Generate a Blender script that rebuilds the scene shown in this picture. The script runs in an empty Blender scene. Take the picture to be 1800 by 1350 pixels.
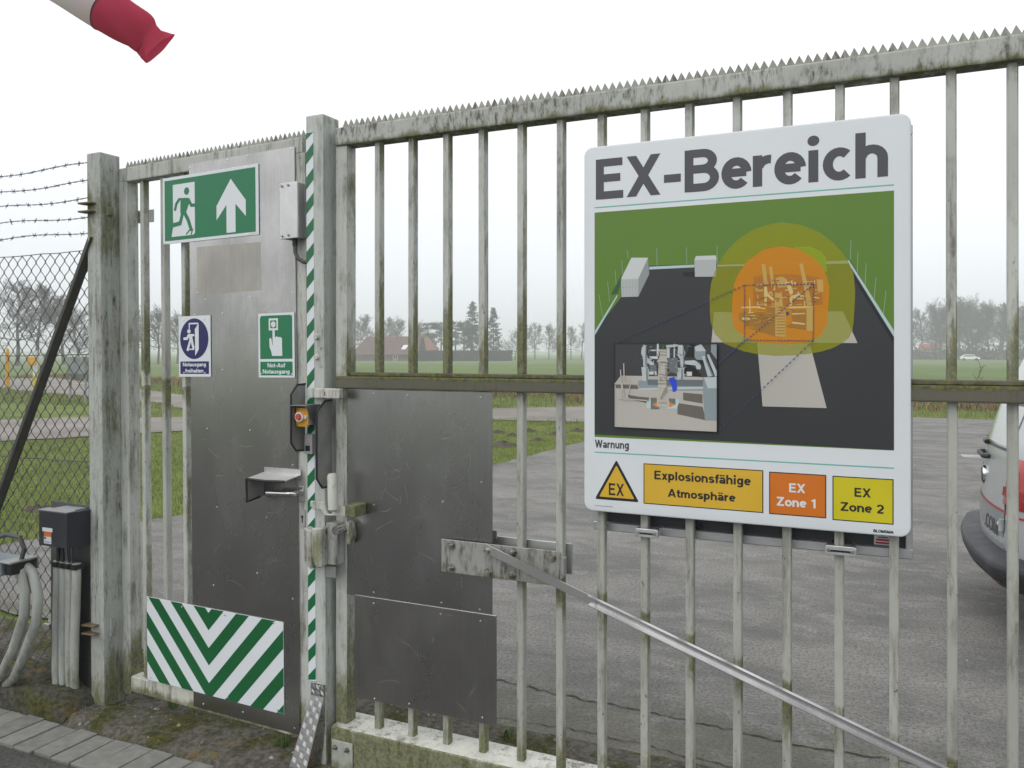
import bpy, bmesh, math, random
import numpy as np
from mathutils import Vector, Matrix, Euler

S = bpy.context.scene
C = S.collection
R = math.radians

# ---------------------------------------------------------------- camera
cam_d = bpy.data.cameras.new("camera")
cam = bpy.data.objects.new("camera", cam_d)
C.objects.link(cam)
cam_d.sensor_width = 36.0
cam_d.lens = 29.0
cam_d.shift_y = -58.0 / 1800.0
cam_d.clip_start = 0.05
cam_d.clip_end = 6000.0
cam.location = (1.986, -2.576, 1.6)
cam.rotation_euler = (R(90), 0, R(24.717))
S.camera = cam

# ---------------------------------------------------------------- overcast sky + weak, very soft sun
SUN_EL, SUN_AZ = R(48), R(205)          # azimuth clockwise from +Y
W = bpy.data.worlds.new("World")
S.world = W
W.use_nodes = True
wn, wl = W.node_tree.nodes, W.node_tree.links
wn.clear()
w_out = wn.new("ShaderNodeOutputWorld")
w_sky = wn.new("ShaderNodeTexSky")
w_sky.sky_type = 'NISHITA'
w_sky.sun_disc = False
w_sky.sun_elevation = SUN_EL
w_sky.sun_rotation = SUN_AZ
w_sky.dust_density = 4.0
w_hsv = wn.new("ShaderNodeHueSaturation")
w_hsv.inputs['Saturation'].default_value = 0.25
w_bg1 = wn.new("ShaderNodeBackground")
w_bg1.inputs['Strength'].default_value = 0.06
wl.new(w_sky.outputs[0], w_hsv.inputs['Color'])
wl.new(w_hsv.outputs[0], w_bg1.inputs['Color'])
w_tc = wn.new("ShaderNodeTexCoord")
w_sep = wn.new("ShaderNodeSeparateXYZ")
w_ramp = wn.new("ShaderNodeValToRGB")
w_ramp.color_ramp.elements[0].position = 0.0
w_ramp.color_ramp.elements[0].color = (0.80, 0.84, 0.89, 1)
w_ramp.color_ramp.elements[1].position = 0.32
w_ramp.color_ramp.elements[1].color = (0.97, 0.98, 1.0, 1)
w_bg2 = wn.new("ShaderNodeBackground")
w_bg2.inputs['Strength'].default_value = 0.95
w_add = wn.new("ShaderNodeAddShader")
wl.new(w_tc.outputs['Generated'], w_sep.inputs[0])
wl.new(w_sep.outputs['Z'], w_ramp.inputs[0])
wl.new(w_ramp.outputs[0], w_bg2.inputs['Color'])
wl.new(w_bg1.outputs[0], w_add.inputs[0])
wl.new(w_bg2.outputs[0], w_add.inputs[1])
wl.new(w_add.outputs[0], w_out.inputs[0])

sun_d = bpy.data.lights.new("sun", 'SUN')
sun_d.energy = 0.5
sun_d.angle = R(50)
sun_d.color = (1.0, 0.97, 0.92)
sun = bpy.data.objects.new("sun", sun_d)
C.objects.link(sun)
sun.location = (0, 0, 60)
_sd = Vector((math.sin(SUN_AZ) * math.cos(SUN_EL), math.cos(SUN_AZ) * math.cos(SUN_EL), math.sin(SUN_EL)))
sun.rotation_euler = _sd.to_track_quat('Z', 'Y').to_euler()

S.view_settings.view_transform = 'Standard'
S.view_settings.look = 'None'
S.view_settings.exposure = 0.0
S.view_settings.gamma = 1.0
S.view_settings.use_curve_mapping = False
S.render.engine = 'CYCLES'
S.cycles.use_denoising = True
S.cycles.max_bounces = 6
S.cycles.volume_bounces = 2
S.cycles.transparent_max_bounces = 12
S.cycles.sample_clamp_indirect = 8.0

# ---------------------------------------------------------------- material helpers
MATS = {}

class NT:
    """thin wrapper that keeps node graphs short"""
    def __init__(self, name):
        self.m = bpy.data.materials.new(name)
        self.m.use_nodes = True
        self.t = self.m.node_tree
        self.n, self.l = self.t.nodes, self.t.links
        self.b = self.n["Principled BSDF"]
        g = self.n.new("ShaderNodeNewGeometry")
        self.pos = g.outputs['Position']
        self.nor = g.outputs['Normal']
    def lk(self, a, b): self.l.new(a, b)
    def setin(self, sock, v):
        if isinstance(v, bpy.types.NodeSocket): self.l.new(v, sock)
        else: sock.default_value = v
    def math(self, op, a, b=0.0, c=0.0, clamp=False):
        k = self.n.new("ShaderNodeMath"); k.operation = op; k.use_clamp = clamp
        self.setin(k.inputs[0], a); self.setin(k.inputs[1], b); self.setin(k.inputs[2], c)
        return k.outputs[0]
    def scale(self, sx, sy, sz, src=None, off=(0, 0, 0)):
        k = self.n.new("ShaderNodeMapping")
        k.inputs['Scale'].default_value = (sx, sy, sz)
        k.inputs['Location'].default_value = off
        self.l.new(src or self.pos, k.inputs['Vector'])
        return k.outputs[0]
    def noise(self, vec, sc, det=4.0, rough=0.55, dist=0.0):
        k = self.n.new("ShaderNodeTexNoise")
        k.inputs['Scale'].default_value = sc
        k.inputs['Detail'].default_value = det
        k.inputs['Roughness'].default_value = rough
        k.inputs['Distortion'].default_value = dist
        self.l.new(vec, k.inputs['Vector'])
        return k.outputs[0]
    def vor(self, vec, sc, feature='F1'):
        k = self.n.new("ShaderNodeTexVoronoi"); k.feature = feature
        k.inputs['Scale'].default_value = sc
        self.l.new(vec, k.inputs['Vector'])
        return k
    def rng(self, v, a, b, c=0.0, d=1.0):
        k = self.n.new("ShaderNodeMapRange"); k.interpolation_type = 'SMOOTHSTEP'
        self.setin(k.inputs['Value'], v)
        k.inputs['From Min'].default_value = a; k.inputs['From Max'].default_value = b
        k.inputs['To Min'].default_value = c; k.inputs['To Max'].default_value = d
        return k.outputs[0]
    def mix(self, f, a, b, mode='MIX'):
        k = self.n.new("ShaderNodeMix"); k.data_type = 'RGBA'; k.blend_type = mode
        self.setin(k.inputs[0], f)
        self.setin(k.inputs[6], a if isinstance(a, bpy.types.NodeSocket) else (*a, 1))
        self.setin(k.inputs[7], b if isinstance(b, bpy.types.NodeSocket) else (*b, 1))
        return k.outputs[2]
    def xyz(self, src=None):
        k = self.n.new("ShaderNodeSeparateXYZ"); self.l.new(src or self.pos, k.inputs[0])
        return k.outputs
    def bump(self, h, strength=0.3, dist=0.01):
        k = self.n.new("ShaderNodeBump")
        k.inputs['Strength'].default_value = strength
        k.inputs['Distance'].default_value = dist
        self.l.new(h, k.inputs['Height'])
        self.l.new(k.outputs[0], self.b.inputs['Normal'])
    def out(self, col, rough=0.5, metal=0.0, spec=0.5):
        self.setin(self.b.inputs['Base Color'], col if isinstance(col, bpy.types.NodeSocket) else (*col, 1))
        self.setin(self.b.inputs['Roughness'], rough)
        self.setin(self.b.inputs['Metallic'], metal)
        self.b.inputs['Specular IOR Level'].default_value = spec
        return self.m

def mat(name, col, rough=0.5, metal=0.0, var=0.12, sc=6.0, bump=0.0, bsc=60.0, spec=0.5):
    """plain surface with slight tonal drift and optional fine relief"""
    if name in MATS: return MATS[name]
    t = NT(name)
    n = t.noise(t.pos, sc, 5)
    k = t.rng(n, 0.3, 0.7)
    lo = tuple(c * (1 - var) for c in col); hi = tuple(min(1, c * (1 + var)) for c in col)
    c = t.mix(k, lo, hi)
    if bump: t.bump(t.noise(t.pos, bsc, 4), bump, 0.004)
    rr = t.rng(n, 0.2, 0.8, max(0.02, rough - 0.07), min(1, rough + 0.07))
    MATS[name] = t.out(c, rr, metal, spec)
    return MATS[name]

def paint(name, base, grime=0.5, moss=0.3, bands=(), streak=3.0, specks=0.5, rust=0.0, seed=0, side=0.0, front=0.0, top=0.0, diag=None):
    """old light paint: dark vertical grime streaks, algae growing round the joints, chips"""
    if name in MATS: return MATS[name]
    t = NT(name)
    off = (seed * 1.7, seed * 2.3, seed * 0.9)
    p = t.scale(1, 1, 1, off=off)
    big = t.noise(p, 2.2, 4)
    c = t.mix(t.rng(big, 0.3, 0.7), tuple(x * 0.88 for x in base), tuple(min(1, x * 1.07) for x in base))
    # grime streaks run down
    st = t.noise(t.scale(38, 38, streak, off=off), 1.0, 6, 0.62)
    blot = t.noise(p, 5.0, 6, 0.65)
    fst = t.noise(t.scale(120, 120, 26, off=off), 1.0, 5, 0.65)
    g = t.math('MULTIPLY', t.math('ADD', t.rng(st, 0.46, 0.66), t.math('MULTIPLY', t.rng(fst, 0.5, 0.64), 0.6)), t.rng(blot, 0.36, 0.58))
    c = t.mix(t.math('MULTIPLY', g, grime, clamp=True), c, (0.085, 0.083, 0.06))
    # algae
    z = t.xyz()[2]
    an = t.noise(t.scale(1.6, 1.6, 0.5, off=off), 8.0, 8, 0.74)
    fine = t.noise(p, 70.0, 3, 0.6)
    lvl = None
    for (z0, up, dn, amt) in bands:
        a = t.rng(z, z0 - dn, z0, 0, amt); b = t.rng(z, z0, z0 + up, 1, 0)
        q = t.math('MULTIPLY', a, b)
        lvl = q if lvl is None else t.math('MAXIMUM', lvl, q)
    if diag:        # damp growth just below a sloping member
        x_ = t.xyz()[0]
        dz = t.math('SUBTRACT', z, t.math('ADD', t.math('MULTIPLY', x_, diag[0]), diag[1]))
        q = t.math('MULTIPLY', t.rng(dz, -diag[2], -0.02, 0, diag[3]), t.rng(dz, 0.0, 0.03, 1, 0))
        lvl = q if lvl is None else t.math('MAXIMUM', lvl, q)
    thr = t.math('MULTIPLY', lvl, 0.34) if lvl is not None else t.math('ADD', 0.0, 0.0)
    nx_, ny_, nz_ = t.xyz(t.nor)
    for comp, s_, k_ in ((nx_, 1, side), (ny_, -1, front), (nz_, 1, top)):
        if k_: thr = t.math('ADD', thr, t.math('MULTIPLY', t.rng(t.math('MULTIPLY', comp, s_), 0.4, 0.8), k_))
    am = t.math('ADD', t.math('ADD', an, thr), t.math('MULTIPLY', fine, 0.22))
    am = t.rng(am, 0.76 - 0.16 * moss, 1.02 - 0.16 * moss)
    algae = t.mix(t.rng(fine, 0.35, 0.65), (0.055, 0.058, 0.022), (0.15, 0.155, 0.045))
    c = t.mix(t.math('MULTIPLY', am, 0.85, clamp=True), c, algae)
    # chips / dark specks
    sp = t.noise(t.scale(1, 1, 0.6, off=off), 95.0, 2, 0.5)
    spm = t.math('MULTIPLY', t.rng(sp, 0.70 - 0.03 * specks, 0.74), t.rng(blot, 0.45, 0.6))
    c = t.mix(t.math('MULTIPLY', spm, specks, clamp=True), c, (0.06, 0.055, 0.045))
    if rust:
        rn = t.noise(t.scale(9, 9, 4, off=(3, 1, seed)), 1.0, 6, 0.6)
        c = t.mix(t.math('MULTIPLY', t.rng(rn, 0.66, 0.78), rust, clamp=True), c, (0.17, 0.06, 0.02))
    h = t.math('ADD', t.math('MULTIPLY', am, 0.8), t.math('MULTIPLY', fine, 0.5))
    t.bump(h, 0.35, 0.0025)
    rough = t.rng(am, 0, 1, 0.5, 0.95)
    MATS[name] = t.out(c, rough, 0.0, 0.4)
    return MATS[name]

def alu(name, base=0.5, rough=0.36, stain=0.3, scr=0.6, seed=0, tint=(1, 1, 1)):
    """mill-finish aluminium sheet: vertical grain, cloudy oxidation, hair scratches"""
    if name in MATS: return MATS[name]
    t = NT(name)
    off = (seed * 3.1, seed, seed * 1.9)
    grain = t.noise(t.scale(260, 260, 3.0, off=off), 1.0, 3, 0.6)
    cloud = t.noise(t.scale(1.3, 1.3, 0.8, off=off), 2.4, 6, 0.6)
    ln = t.noise(t.scale(2.3, 2.3, 1.6, off=off), 1.7, 2, 0.4, 1.2)
    s1 = t.math('ABSOLUTE', t.math('SUBTRACT', ln, 0.5))
    s1 = t.rng(s1, 0.0005, 0.0016, 1, 0)
    gate = t.rng(t.noise(t.scale(1, 1, 1, off=(seed + 5, 0, 2)), 5.5, 2), 0.50, 0.58)
    s1 = t.math('MULTIPLY', s1, gate)
    lo = tuple(base * 0.78 * k for k in tint); hi = tuple(base * 1.12 * k for k in tint)
    c = t.mix(t.rng(cloud, 0.3, 0.7), lo, hi)
    c = t.mix(t.math('MULTIPLY', t.rng(grain, 0.4, 0.7), 0.25), c, tuple(base * 1.25 * k for k in tint))
    c = t.mix(t.math('MULTIPLY', s1, scr), c, (0.85, 0.85, 0.85))
    sm = t.noise(t.scale(1, 1, .6, off=(seed, 4, 2)), 5.0, 3, 0.55, 0.5)
    r = t.math('ADD', t.rng(cloud, 0.25, 0.75, rough + 0.07, rough - 0.05), t.rng(sm, 0.4, 0.8, 0.0, 0.06))
    t.bump(grain, 0.012, 0.0006)
    MATS[name] = t.out(c, r, 1.0)
    return MATS[name]

# ---------------------------------------------------------------- mesh helpers
class MB:
    def __init__(self):
        self.v = []; self.f = []; self.mi = []
    def _add(self, v, f, m=0):
        o = len(self.v); self.v += [tuple(p) for p in v]
        self.f += [tuple(i + o for i in q) for q in f]; self.mi += [m] * len(f)
        return self
    def box(self, x0, x1, y0, y1, z0, z1, m=0):
        return self._add([(x0, y0, z0), (x1, y0, z0), (x1, y1, z0), (x0, y1, z0), (x0, y0, z1), (x1, y0, z1), (x1, y1, z1), (x0, y1, z1)],
                         [(3, 2, 1, 0), (4, 5, 6, 7), (0, 1, 5, 4), (1, 2, 6, 5), (2, 3, 7, 6), (3, 0, 4, 7)], m)
    def quad(self, a, b, c, d, m=0): return self._add([a, b, c, d], [(0, 1, 2, 3)], m)
    def cyl(self, p0, p1, r0, r1=None, n=16, m=0, caps=True):
        r1 = r0 if r1 is None else r1
        p0, p1 = Vector(p0), Vector(p1)
        d = (p1 - p0).normalized()
        u = d.orthogonal().normalized(); w = d.cross(u)
        v = []
        for p, r in ((p0, r0), (p1, r1)):
            for i in range(n):
                a = 2 * math.pi * i / n
                v.append(p + (u * math.cos(a) + w * math.sin(a)) * r)
        f = [(i, (i + 1) % n, n + (i + 1) % n, n + i) for i in range(n)]
        if caps: f += [tuple(range(n - 1, -1, -1)), tuple(range(n, 2 * n))]
        return self._add(v, f, m)
    def tube(self, pts, r, n=8, m=0, caps=True):
        pts = [Vector(p) for p in pts]
        rs = r if isinstance(r, (list, tuple)) else [r] * len(pts)
        v = []; N = len(pts)
        u = None
        for i, p in enumerate(pts):
            d = (pts[min(i + 1, N - 1)] - pts[max(i - 1, 0)]).normalized()
            if u is None: u = d.orthogonal().normalized()
            else:
                u = u - d * u.dot(d)
                u = u.normalized() if u.length > 1e-6 else d.orthogonal().normalized()
            w = d.cross(u)
            for k in range(n):
                a = 2 * math.pi * k / n
                v.append(p + (u * math.cos(a) + w * math.sin(a)) * rs[i])
        f = [(i * n + k, i * n + (k + 1) % n, (i + 1) * n + (k + 1) % n, (i + 1) * n + k) for i in range(N - 1) for k in range(n)]
        if caps: f += [tuple(range(n - 1, -1, -1)), tuple(range((N - 1) * n, N * n))]
        return self._add(v, f, m)
    def prism(self, pts, axis, a, b, m=0):
        """extrude a polygon; axis y: pts are (x,z); axis x: pts are (y,z); axis z: pts are (x,y)"""
        n = len(pts)
        def P(p, t):
            return (p[0], t, p[1]) if axis == 'y' else (t, p[0], p[1]) if axis == 'x' else (p[0], p[1], t)
        v = [P(p, a) for p in pts] + [P(p, b) for p in pts]
        f = [(i, (i + 1) % n, n + (i + 1) % n, n + i) for i in range(n)] + [tuple(range(n - 1, -1, -1)), tuple(range(n, 2 * n))]
        return self._add(v, f, m)
    def flat(self, pts, y, m=0):
        """a flat polygon in an xz plane that faces -y"""
        n = len(pts)
        ar = sum(pts[i][0] * pts[(i + 1) % n][1] - pts[(i + 1) % n][0] * pts[i][1] for i in range(n))
        q = list(pts) if ar > 0 else list(pts)[::-1]
        return self._add([(p[0], y, p[1]) for p in q], [tuple(range(n))], m)
    def grid(self, nx, ny, fn, m=0):
        v = [fn(i / nx, j / ny) for j in range(ny + 1) for i in range(nx + 1)]
        f = [(j * (nx + 1) + i, j * (nx + 1) + i + 1, (j + 1) * (nx + 1) + i + 1, (j + 1) * (nx + 1) + i) for j in range(ny) for i in range(nx)]
        return self._add(v, f, m)

ORG = {}
def build(mb, name, mats, parent=None, bevel=0.0, seg=1, smooth=False, fixn=True, local=False):
    """link the collected shapes as ONE mesh object; coordinates are given in the frame of the root thing's parent space"""
    me = bpy.data.meshes.new(name)
    org = Vector(ORG.get(parent.name, (0, 0, 0))) if parent else Vector((0, 0, 0))
    V = [tuple(Vector(p) - org) for p in mb.v] if not local else mb.v
    me.from_pydata(V, [], mb.f)
    if not isinstance(mats, (list, tuple)): mats = [mats]
    for q in mats: me.materials.append(q)
    if len(mats) > 1: me.polygons.foreach_set("material_index", mb.mi)
    if fixn or bevel:
        bm = bmesh.new(); bm.from_mesh(me)
        if bevel:
            bmesh.ops.remove_doubles(bm, verts=bm.verts, dist=1e-6)
        if fixn: bmesh.ops.recalc_face_normals(bm, faces=bm.faces)
        if bevel:
            ed = [e for e in bm.edges if len(e.link_faces) == 2 and e.calc_face_angle(0) > 0.6]
            bmesh.ops.bevel(bm, geom=ed, offset=bevel, segments=seg, profile=0.6, affect='EDGES', clamp_overlap=True)
        bm.to_mesh(me); bm.free()
    if smooth:
        me.polygons.foreach_set("use_smooth", [True] * len(me.polygons))
        if smooth != 'all':
            try: me.set_sharp_from_angle(angle=R(38))
            except Exception: pass
    o = bpy.data.objects.new(name, me)
    C.objects.link(o)
    if parent:
        o.parent = parent
        ORG[o.name] = ORG.get(parent.name, (0, 0, 0))
    return o

def tag(o, label=None, cat=None, group=None, kind=None):
    if label: o["label"] = label
    if cat: o["category"] = cat
    if group: o["group"] = group
    if kind: o["kind"] = kind
    return o

def thing(name, label, cat, loc=(0, 0, 0), group=None, frame=None):
    """an Empty at the thing's base; its parts are given in the surrounding frame (world, or the door leaf's)"""
    e = bpy.data.objects.new(name, None)
    e.empty_display_size = 0.1
    C.objects.link(e)
    ORG[e.name] = tuple(loc)
    if frame is None: e.location = loc
    else:
        e.location = frame @ Vector(loc)
        e.rotation_euler = frame.to_euler()
    return tag(e, label, cat, group)

def copy_tree(o, parent=None):
    c = o.copy(); C.objects.link(c); c.parent = parent
    for ch in list(o.children): copy_tree(ch, c)
    return c

# ---------------------------------------------------------------- stroke lettering
def _arc(cx, cy, rx, ry, a0, a1, n=14):
    return [(cx + rx * math.cos(R(a0 + (a1 - a0) * i / n)), cy + ry * math.sin(R(a0 + (a1 - a0) * i / n))) for i in range(n + 1)]
def _glyph(ch):
    """advance, strokes: ('L', points) round-joined band, ('P', x0,y0,x1,y1) diagonal cut level, ('O', points) closed band"""
    A = _arc
    v = lambda x, a, b: ('L', [(x, a), (x, b)])
    h = lambda y, a, b: ('L', [(a, y), (b, y)])
    G = {
     'E': (.74, [v(.12, 0, 1), h(.905, .13, .66), h(.52, .13, .61), h(.095, .13, .68)]),
     'X': (.82, [('P', .13, 0, .69, 1), ('P', .13, 1, .69, 0)]),
     '-': (.50, [h(.37, .06, .44)]),
     '.': (.34, [v(.15, 0, .19)]),
     'B': (.82, [v(.12, 0, 1), ('L', [(.13, .905), (.42, .905)] + A(.42, .72, .21, .185, 90, -90) + [(.13, .535)]),
                 ('L', [(.13, .53), (.44, .53)] + A(.44, .3125, .235, .2175, 90, -90) + [(.13, .095)])]),
     'C': (.86, [('L', A(.45, .5, .35, .405, 48, 312, 22))]),
     'L': (.66, [v(.12, 0, 1), h(.095, .13, .62)]),
     'M': (1.0, [v(.12, 0, 1), v(.86, 0, 1), ('P', .14, 1, .49, 0), ('P', .84, 1, .49, 0)]),
     'N': (.90, [v(.12, 0, 1), v(.74, 0, 1), ('P', .14, 1, .72, 0)]),
     'O': (.94, [('O', A(.46, .5, .355, .405, 0, 360, 28)[:-1])]),
     'S': (.78, [('L', A(.38, .7, .235, .205, 20, 250, 14) + A(.38, .3, .26, .205, 80, -160, 14))]),
     'A': (.88, [('P', .11, 0, .43, 1), ('P', .75, 0, .43, 1), h(.28, .2, .66)]),
     'W': (1.16, [('P', .1, 1, .32, 0), ('P', .56, 1, .32, 0), ('P', .56, 1, .8, 0), ('P', 1.02, 1, .8, 0)]),
     'Z': (.78, [h(.905, .05, .69), h(.095, .04, .71), ('P', .15, .12, .58, .88)]),
     'a': (.64, [('L', [(.5, 0), (.5, .44)] + A(.3, .44, .2, .185, 0, 160, 10)), ('O', A(.275, .21, .175, .125, 0, 360, 18)[:-1])]),
     'c': (.60, [('L', A(.32, .36, .22, .27, 48, 312, 18))]),
     'e': (.64, [h(.37, .11, .53), ('L', A(.32, .36, .22, .27, 2, 318, 20))]),
     'f': (.42, [('L', [(.2, 0), (.2, .8)] + A(.35, .8, .15, .105, 180, 90, 6) + [(.42, .905)]), h(.63, .03, .4)]),
     'g': (.68, [('O', A(.3, .37, .19, .255, 0, 360, 20)[:-1]), ('L', [(.51, .72), (.51, -.02)] + A(.29, -.02, .22, .165, 0, -150, 10))]),
     'h': (.68, [v(.12, 0, 1), ('L', A(.33, .42, .2, .205, 168, 0, 10) + [(.53, 0)])]),
     'i': (.32, [v(.14, 0, .72), ('D', A(.14, .93, .118, .118, 0, 360, 20)[:-1])]),
     'l': (.32, [v(.14, 0, 1)]),
     'm': (1.0, [v(.12, 0, .72), ('L', A(.31, .42, .17, .205, 168, 0, 9) + [(.48, 0)]), ('L', A(.67, .42, .17, .205, 168, 0, 9) + [(.84, 0)])]),
     'n': (.68, [v(.12, 0, .72), ('L', A(.33, .42, .2, .205, 168, 0, 10) + [(.53, 0)])]),
     'o': (.66, [('O', A(.325, .36, .225, .27, 0, 360, 22)[:-1])]),
     'p': (.68, [v(.12, -.27, .72), ('O', A(.35, .36, .19, .265, 0, 360, 20)[:-1])]),
     'r': (.46, [v(.12, 0, .72), ('L', A(.36, .4, .22, .215, 168, 80, 7))]),
     's': (.60, [('L', A(.3, .5, .17, .135, 20, 250, 12) + A(.3, .22, .185, .135, 80, -160, 12))]),
     't': (.42, [('L', [(.2, .93), (.2, .2)] + A(.32, .2, .12, .105, 180, 270, 6) + [(.41, .095)]), h(.63, .03, .4)]),
     'u': (.68, [v(.53, 0, .72), ('L', [(.12, .72), (.12, .3)] + A(.32, .3, .2, .205, 180, 348, 10))]),
     'x': (.64, [('P', .12, 0, .5, .72), ('P', .12, .72, .5, 0)]),
     '1': (.60, [v(.36, 0, 1), ('L', [(.38, .92), (.12, .74)])]),
     '2': (.68, [('L', A(.33, .68, .22, .225, 165, -35, 12) + [(.14, .12)]), h(.095, .07, .6)]),
     ' ': (.34, []),
    }
    if ch == 'ä':
        a = G['a']; return a[0], a[1] + [v(.17, .82, .97), v(.41, .82, .97)]
    return G.get(ch, G['-'])
def _band(pts, w, closed):
    pts = [p for i, p in enumerate(pts) if i == 0 or math.hypot(p[0] - pts[i - 1][0], p[1] - pts[i - 1][1]) > 1e-5]
    n = len(pts); out = []
    L, Rr = [], []
    for i in range(n):
        p = pts[i]
        a = pts[(i - 1) % n] if (closed or i > 0) else None
        b = pts[(i + 1) % n] if (closed or i < n - 1) else None
        def nrm(p, q):
            dx, dy = q[0] - p[0], q[1] - p[1]; l = math.hypot(dx, dy) or 1e-9
            return (-dy / l, dx / l)
        if a is None: m = nrm(p, b); k = 1
        elif b is None: m = nrm(a, p); k = 1
        else:
            n1, n2 = nrm(a, p), nrm(p, b)
            mx, my = n1[0] + n2[0], n1[1] + n2[1]; l = math.hypot(mx, my) or 1e-9
            m = (mx / l, my / l); k = 1 / max(.5, m[0] * n1[0] + m[1] * n1[1])
        L.append((p[0] + m[0] * w * k, p[1] + m[1] * w * k)); Rr.append((p[0] - m[0] * w * k, p[1] - m[1] * w * k))
    e = n if closed else n - 1
    for i in range(e):
        j = (i + 1) % n
        out.append([Rr[i], Rr[j], L[j], L[i]])
    return out
def text_polys(s, sw=.2, track=0.0):
    """list of (layer, polygon) in units of the cap height; layers keep crossing strokes off one plane"""
    x = 0; out = []
    for ch in s:
        adv, st = _glyph(ch)
        for li, q in enumerate(st):
            if q[0] == 'D': ps = [q[1]]
            elif q[0] == 'P':
                _, x0, y0, x1, y1 = q
                dx, dy = x1 - x0, y1 - y0; hw = sw * .5 * math.hypot(dx, dy) / abs(dy)
                ps = [[(x0 - hw, y0), (x0 + hw, y0), (x1 + hw, y1), (x1 - hw, y1)]]
            else:
                ps = _band(q[1], sw * .5, q[0] == 'O')
            for p in ps: out.append((li, [(a + x, b) for a, b in p]))
        x += adv + track
    return x - track, out
def text(mb, s, x0, x1, z0, capz, y, sw=.2, m=0, track=0.0, centre=False, sx=None):
    """write s between x0 and x1 (or with width scale sx), baseline z0, capitals reaching capz; flat on plane y"""
    w, ps = text_polys(s, sw, track)
    hgt = capz - z0
    k = (x1 - x0) / w if sx is None else sx * hgt
    if sx is not None and centre: x0 = (x0 + x1) / 2 - k * w / 2
    for li, p in ps:
        mb.flat([(x0 + a * k, z0 + b * hgt) for a, b in p], y - li * 0.00006, m)
def line(mb, pts, w, y, m=0):
    for q in _band(pts, w * .5, False): mb.flat(q, y, m)
def disc(cx, cz, rx, rz, n=40): return [(cx + rx * math.cos(2 * math.pi * i / n), cz + rz * math.sin(2 * math.pi * i / n)) for i in range(n)]
def rrect(x0, x1, z0, z1, r, n=6):
    o = []
    for cx, cz, a in ((x1 - r, z0 + r, -90), (x1 - r, z1 - r, 0), (x0 + r, z1 - r, 90), (x0 + r, z0 + r, 180)):
        o += [(cx + r * math.cos(R(a + 90 * i / n)), cz + r * math.sin(R(a + 90 * i / n))) for i in range(n + 1)]
    return o

# ================================================================ SETTING
rnd = random.Random(7)
def sstep(a, b, t):
    t = min(1, max(0, (t - a) / (b - a))); return t * t * (3 - 2 * t)
CAMP = Vector((1.986, -2.576))
def gz(x, y):
    d = math.hypot(x - CAMP.x, y - CAMP.y)
    return -0.75 * sstep(45, 190, d)

def m_field():
    t = NT("grass_field")
    a = t.noise(t.pos, 0.045, 5); b = t.noise(t.pos, 0.9, 6, 0.65); c = t.noise(t.pos, 14, 4, 0.6)
    near = t.mix(t.rng(b, 0.32, 0.68), (0.10, 0.145, 0.028), (0.17, 0.205, 0.055))
    near = t.mix(t.math('MULTIPLY', t.rng(c, 0.45, 0.7), 0.5), near, (0.07, 0.095, 0.025))
    far = t.mix(t.rng(a, 0.35, 0.65), (0.095, 0.145, 0.04), (0.135, 0.185, 0.058))
    vl = t.n.new("ShaderNodeVectorMath"); vl.operation = 'LENGTH'; t.lk(t.pos, vl.inputs[0])
    col = t.mix(t.rng(vl.outputs['Value'], 18, 40), near, far)
    t.bump(c, 0.6, 0.03)
    return t.out(col, 0.95, 0, 0.15)
MAT_FIELD = m_field()

def m_asphalt(name, lo, hi, patch, moss=0.0):
    t = NT(name)
    a = t.noise(t.scale(0.7, 1.5, 1), 1.1, 6, 0.62, 0.6); b = t.noise(t.pos, 60, 5, 0.75); v = t.vor(t.pos, 110)
    s = t.noise(t.scale(1.0, 1.5, 1), 3.4, 9, 0.78, 0.4)
    c = t.mix(t.rng(a, 0.36, 0.64), (lo * .88, lo * .87, lo * .82), (hi * 1.04, hi * 1.01, hi * 0.94))
    dk = t.noise(t.scale(1, .55, 1, off=(4, 9, 0)), 0.9, 5, 0.6, 1.0)
    c = t.mix(t.math('MULTIPLY', t.rng(dk, 0.54, 0.68), 0.4), c, (lo * .6, lo * .58, lo * .54))
    c = t.mix(t.math('MULTIPLY', t.rng(s, 0.47, 0.70), 0.6), c, (patch, patch * 0.98, patch * 0.92))
    c = t.mix(t.math('MULTIPLY', t.rng(b, 0.47, 0.58), 0.62), c, (lo * 0.45, lo * 0.44, lo * 0.41))
    c = t.mix(t.math('MULTIPLY', t.rng(v.outputs['Distance'], 0.30, 0.12), 0.45), c, (min(1, hi * 1.7),) * 3)
    if moss:
        y = t.xyz()[1]
        mn = t.noise(t.pos, 6, 7, 0.7)
        e = t.rng(y, 0.62, 1.5, 0.36, 0.0)
        mm = t.rng(t.math('ADD', mn, e), 0.62, 0.82)
        c = t.mix(t.math('MULTIPLY', mm, 0.8 * moss), c, (0.10, 0.105, 0.045))
    t.bump(t.math('ADD', b, t.math('MULTIPLY', v.outputs['Distance'], 0.7)), 0.5, 0.006)
    return t.out(c, 0.82, 0, 0.3)
MAT_YARD = m_asphalt("yard_asphalt", 0.16, 0.23, 0.35, 0.45)
MAT_DRIVE = m_asphalt("driveway_asphalt", 0.055, 0.085, 0.12)

def m_gravel():
    t = NT("gravel_track")
    a = t.noise(t.pos, 0.6, 6, 0.6); b = t.noise(t.pos, 45, 5, 0.7)
    c = t.mix(t.rng(a, 0.3, 0.7), (0.20, 0.185, 0.165), (0.30, 0.275, 0.25))
    c = t.mix(t.math('MULTIPLY', t.rng(b, 0.4, 0.7), 0.5), c, (0.14, 0.13, 0.115))
    t.bump(b, 0.6, 0.01)
    return t.out(c, 0.9, 0, 0.2)
MAT_GRAVEL = m_gravel()

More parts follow.
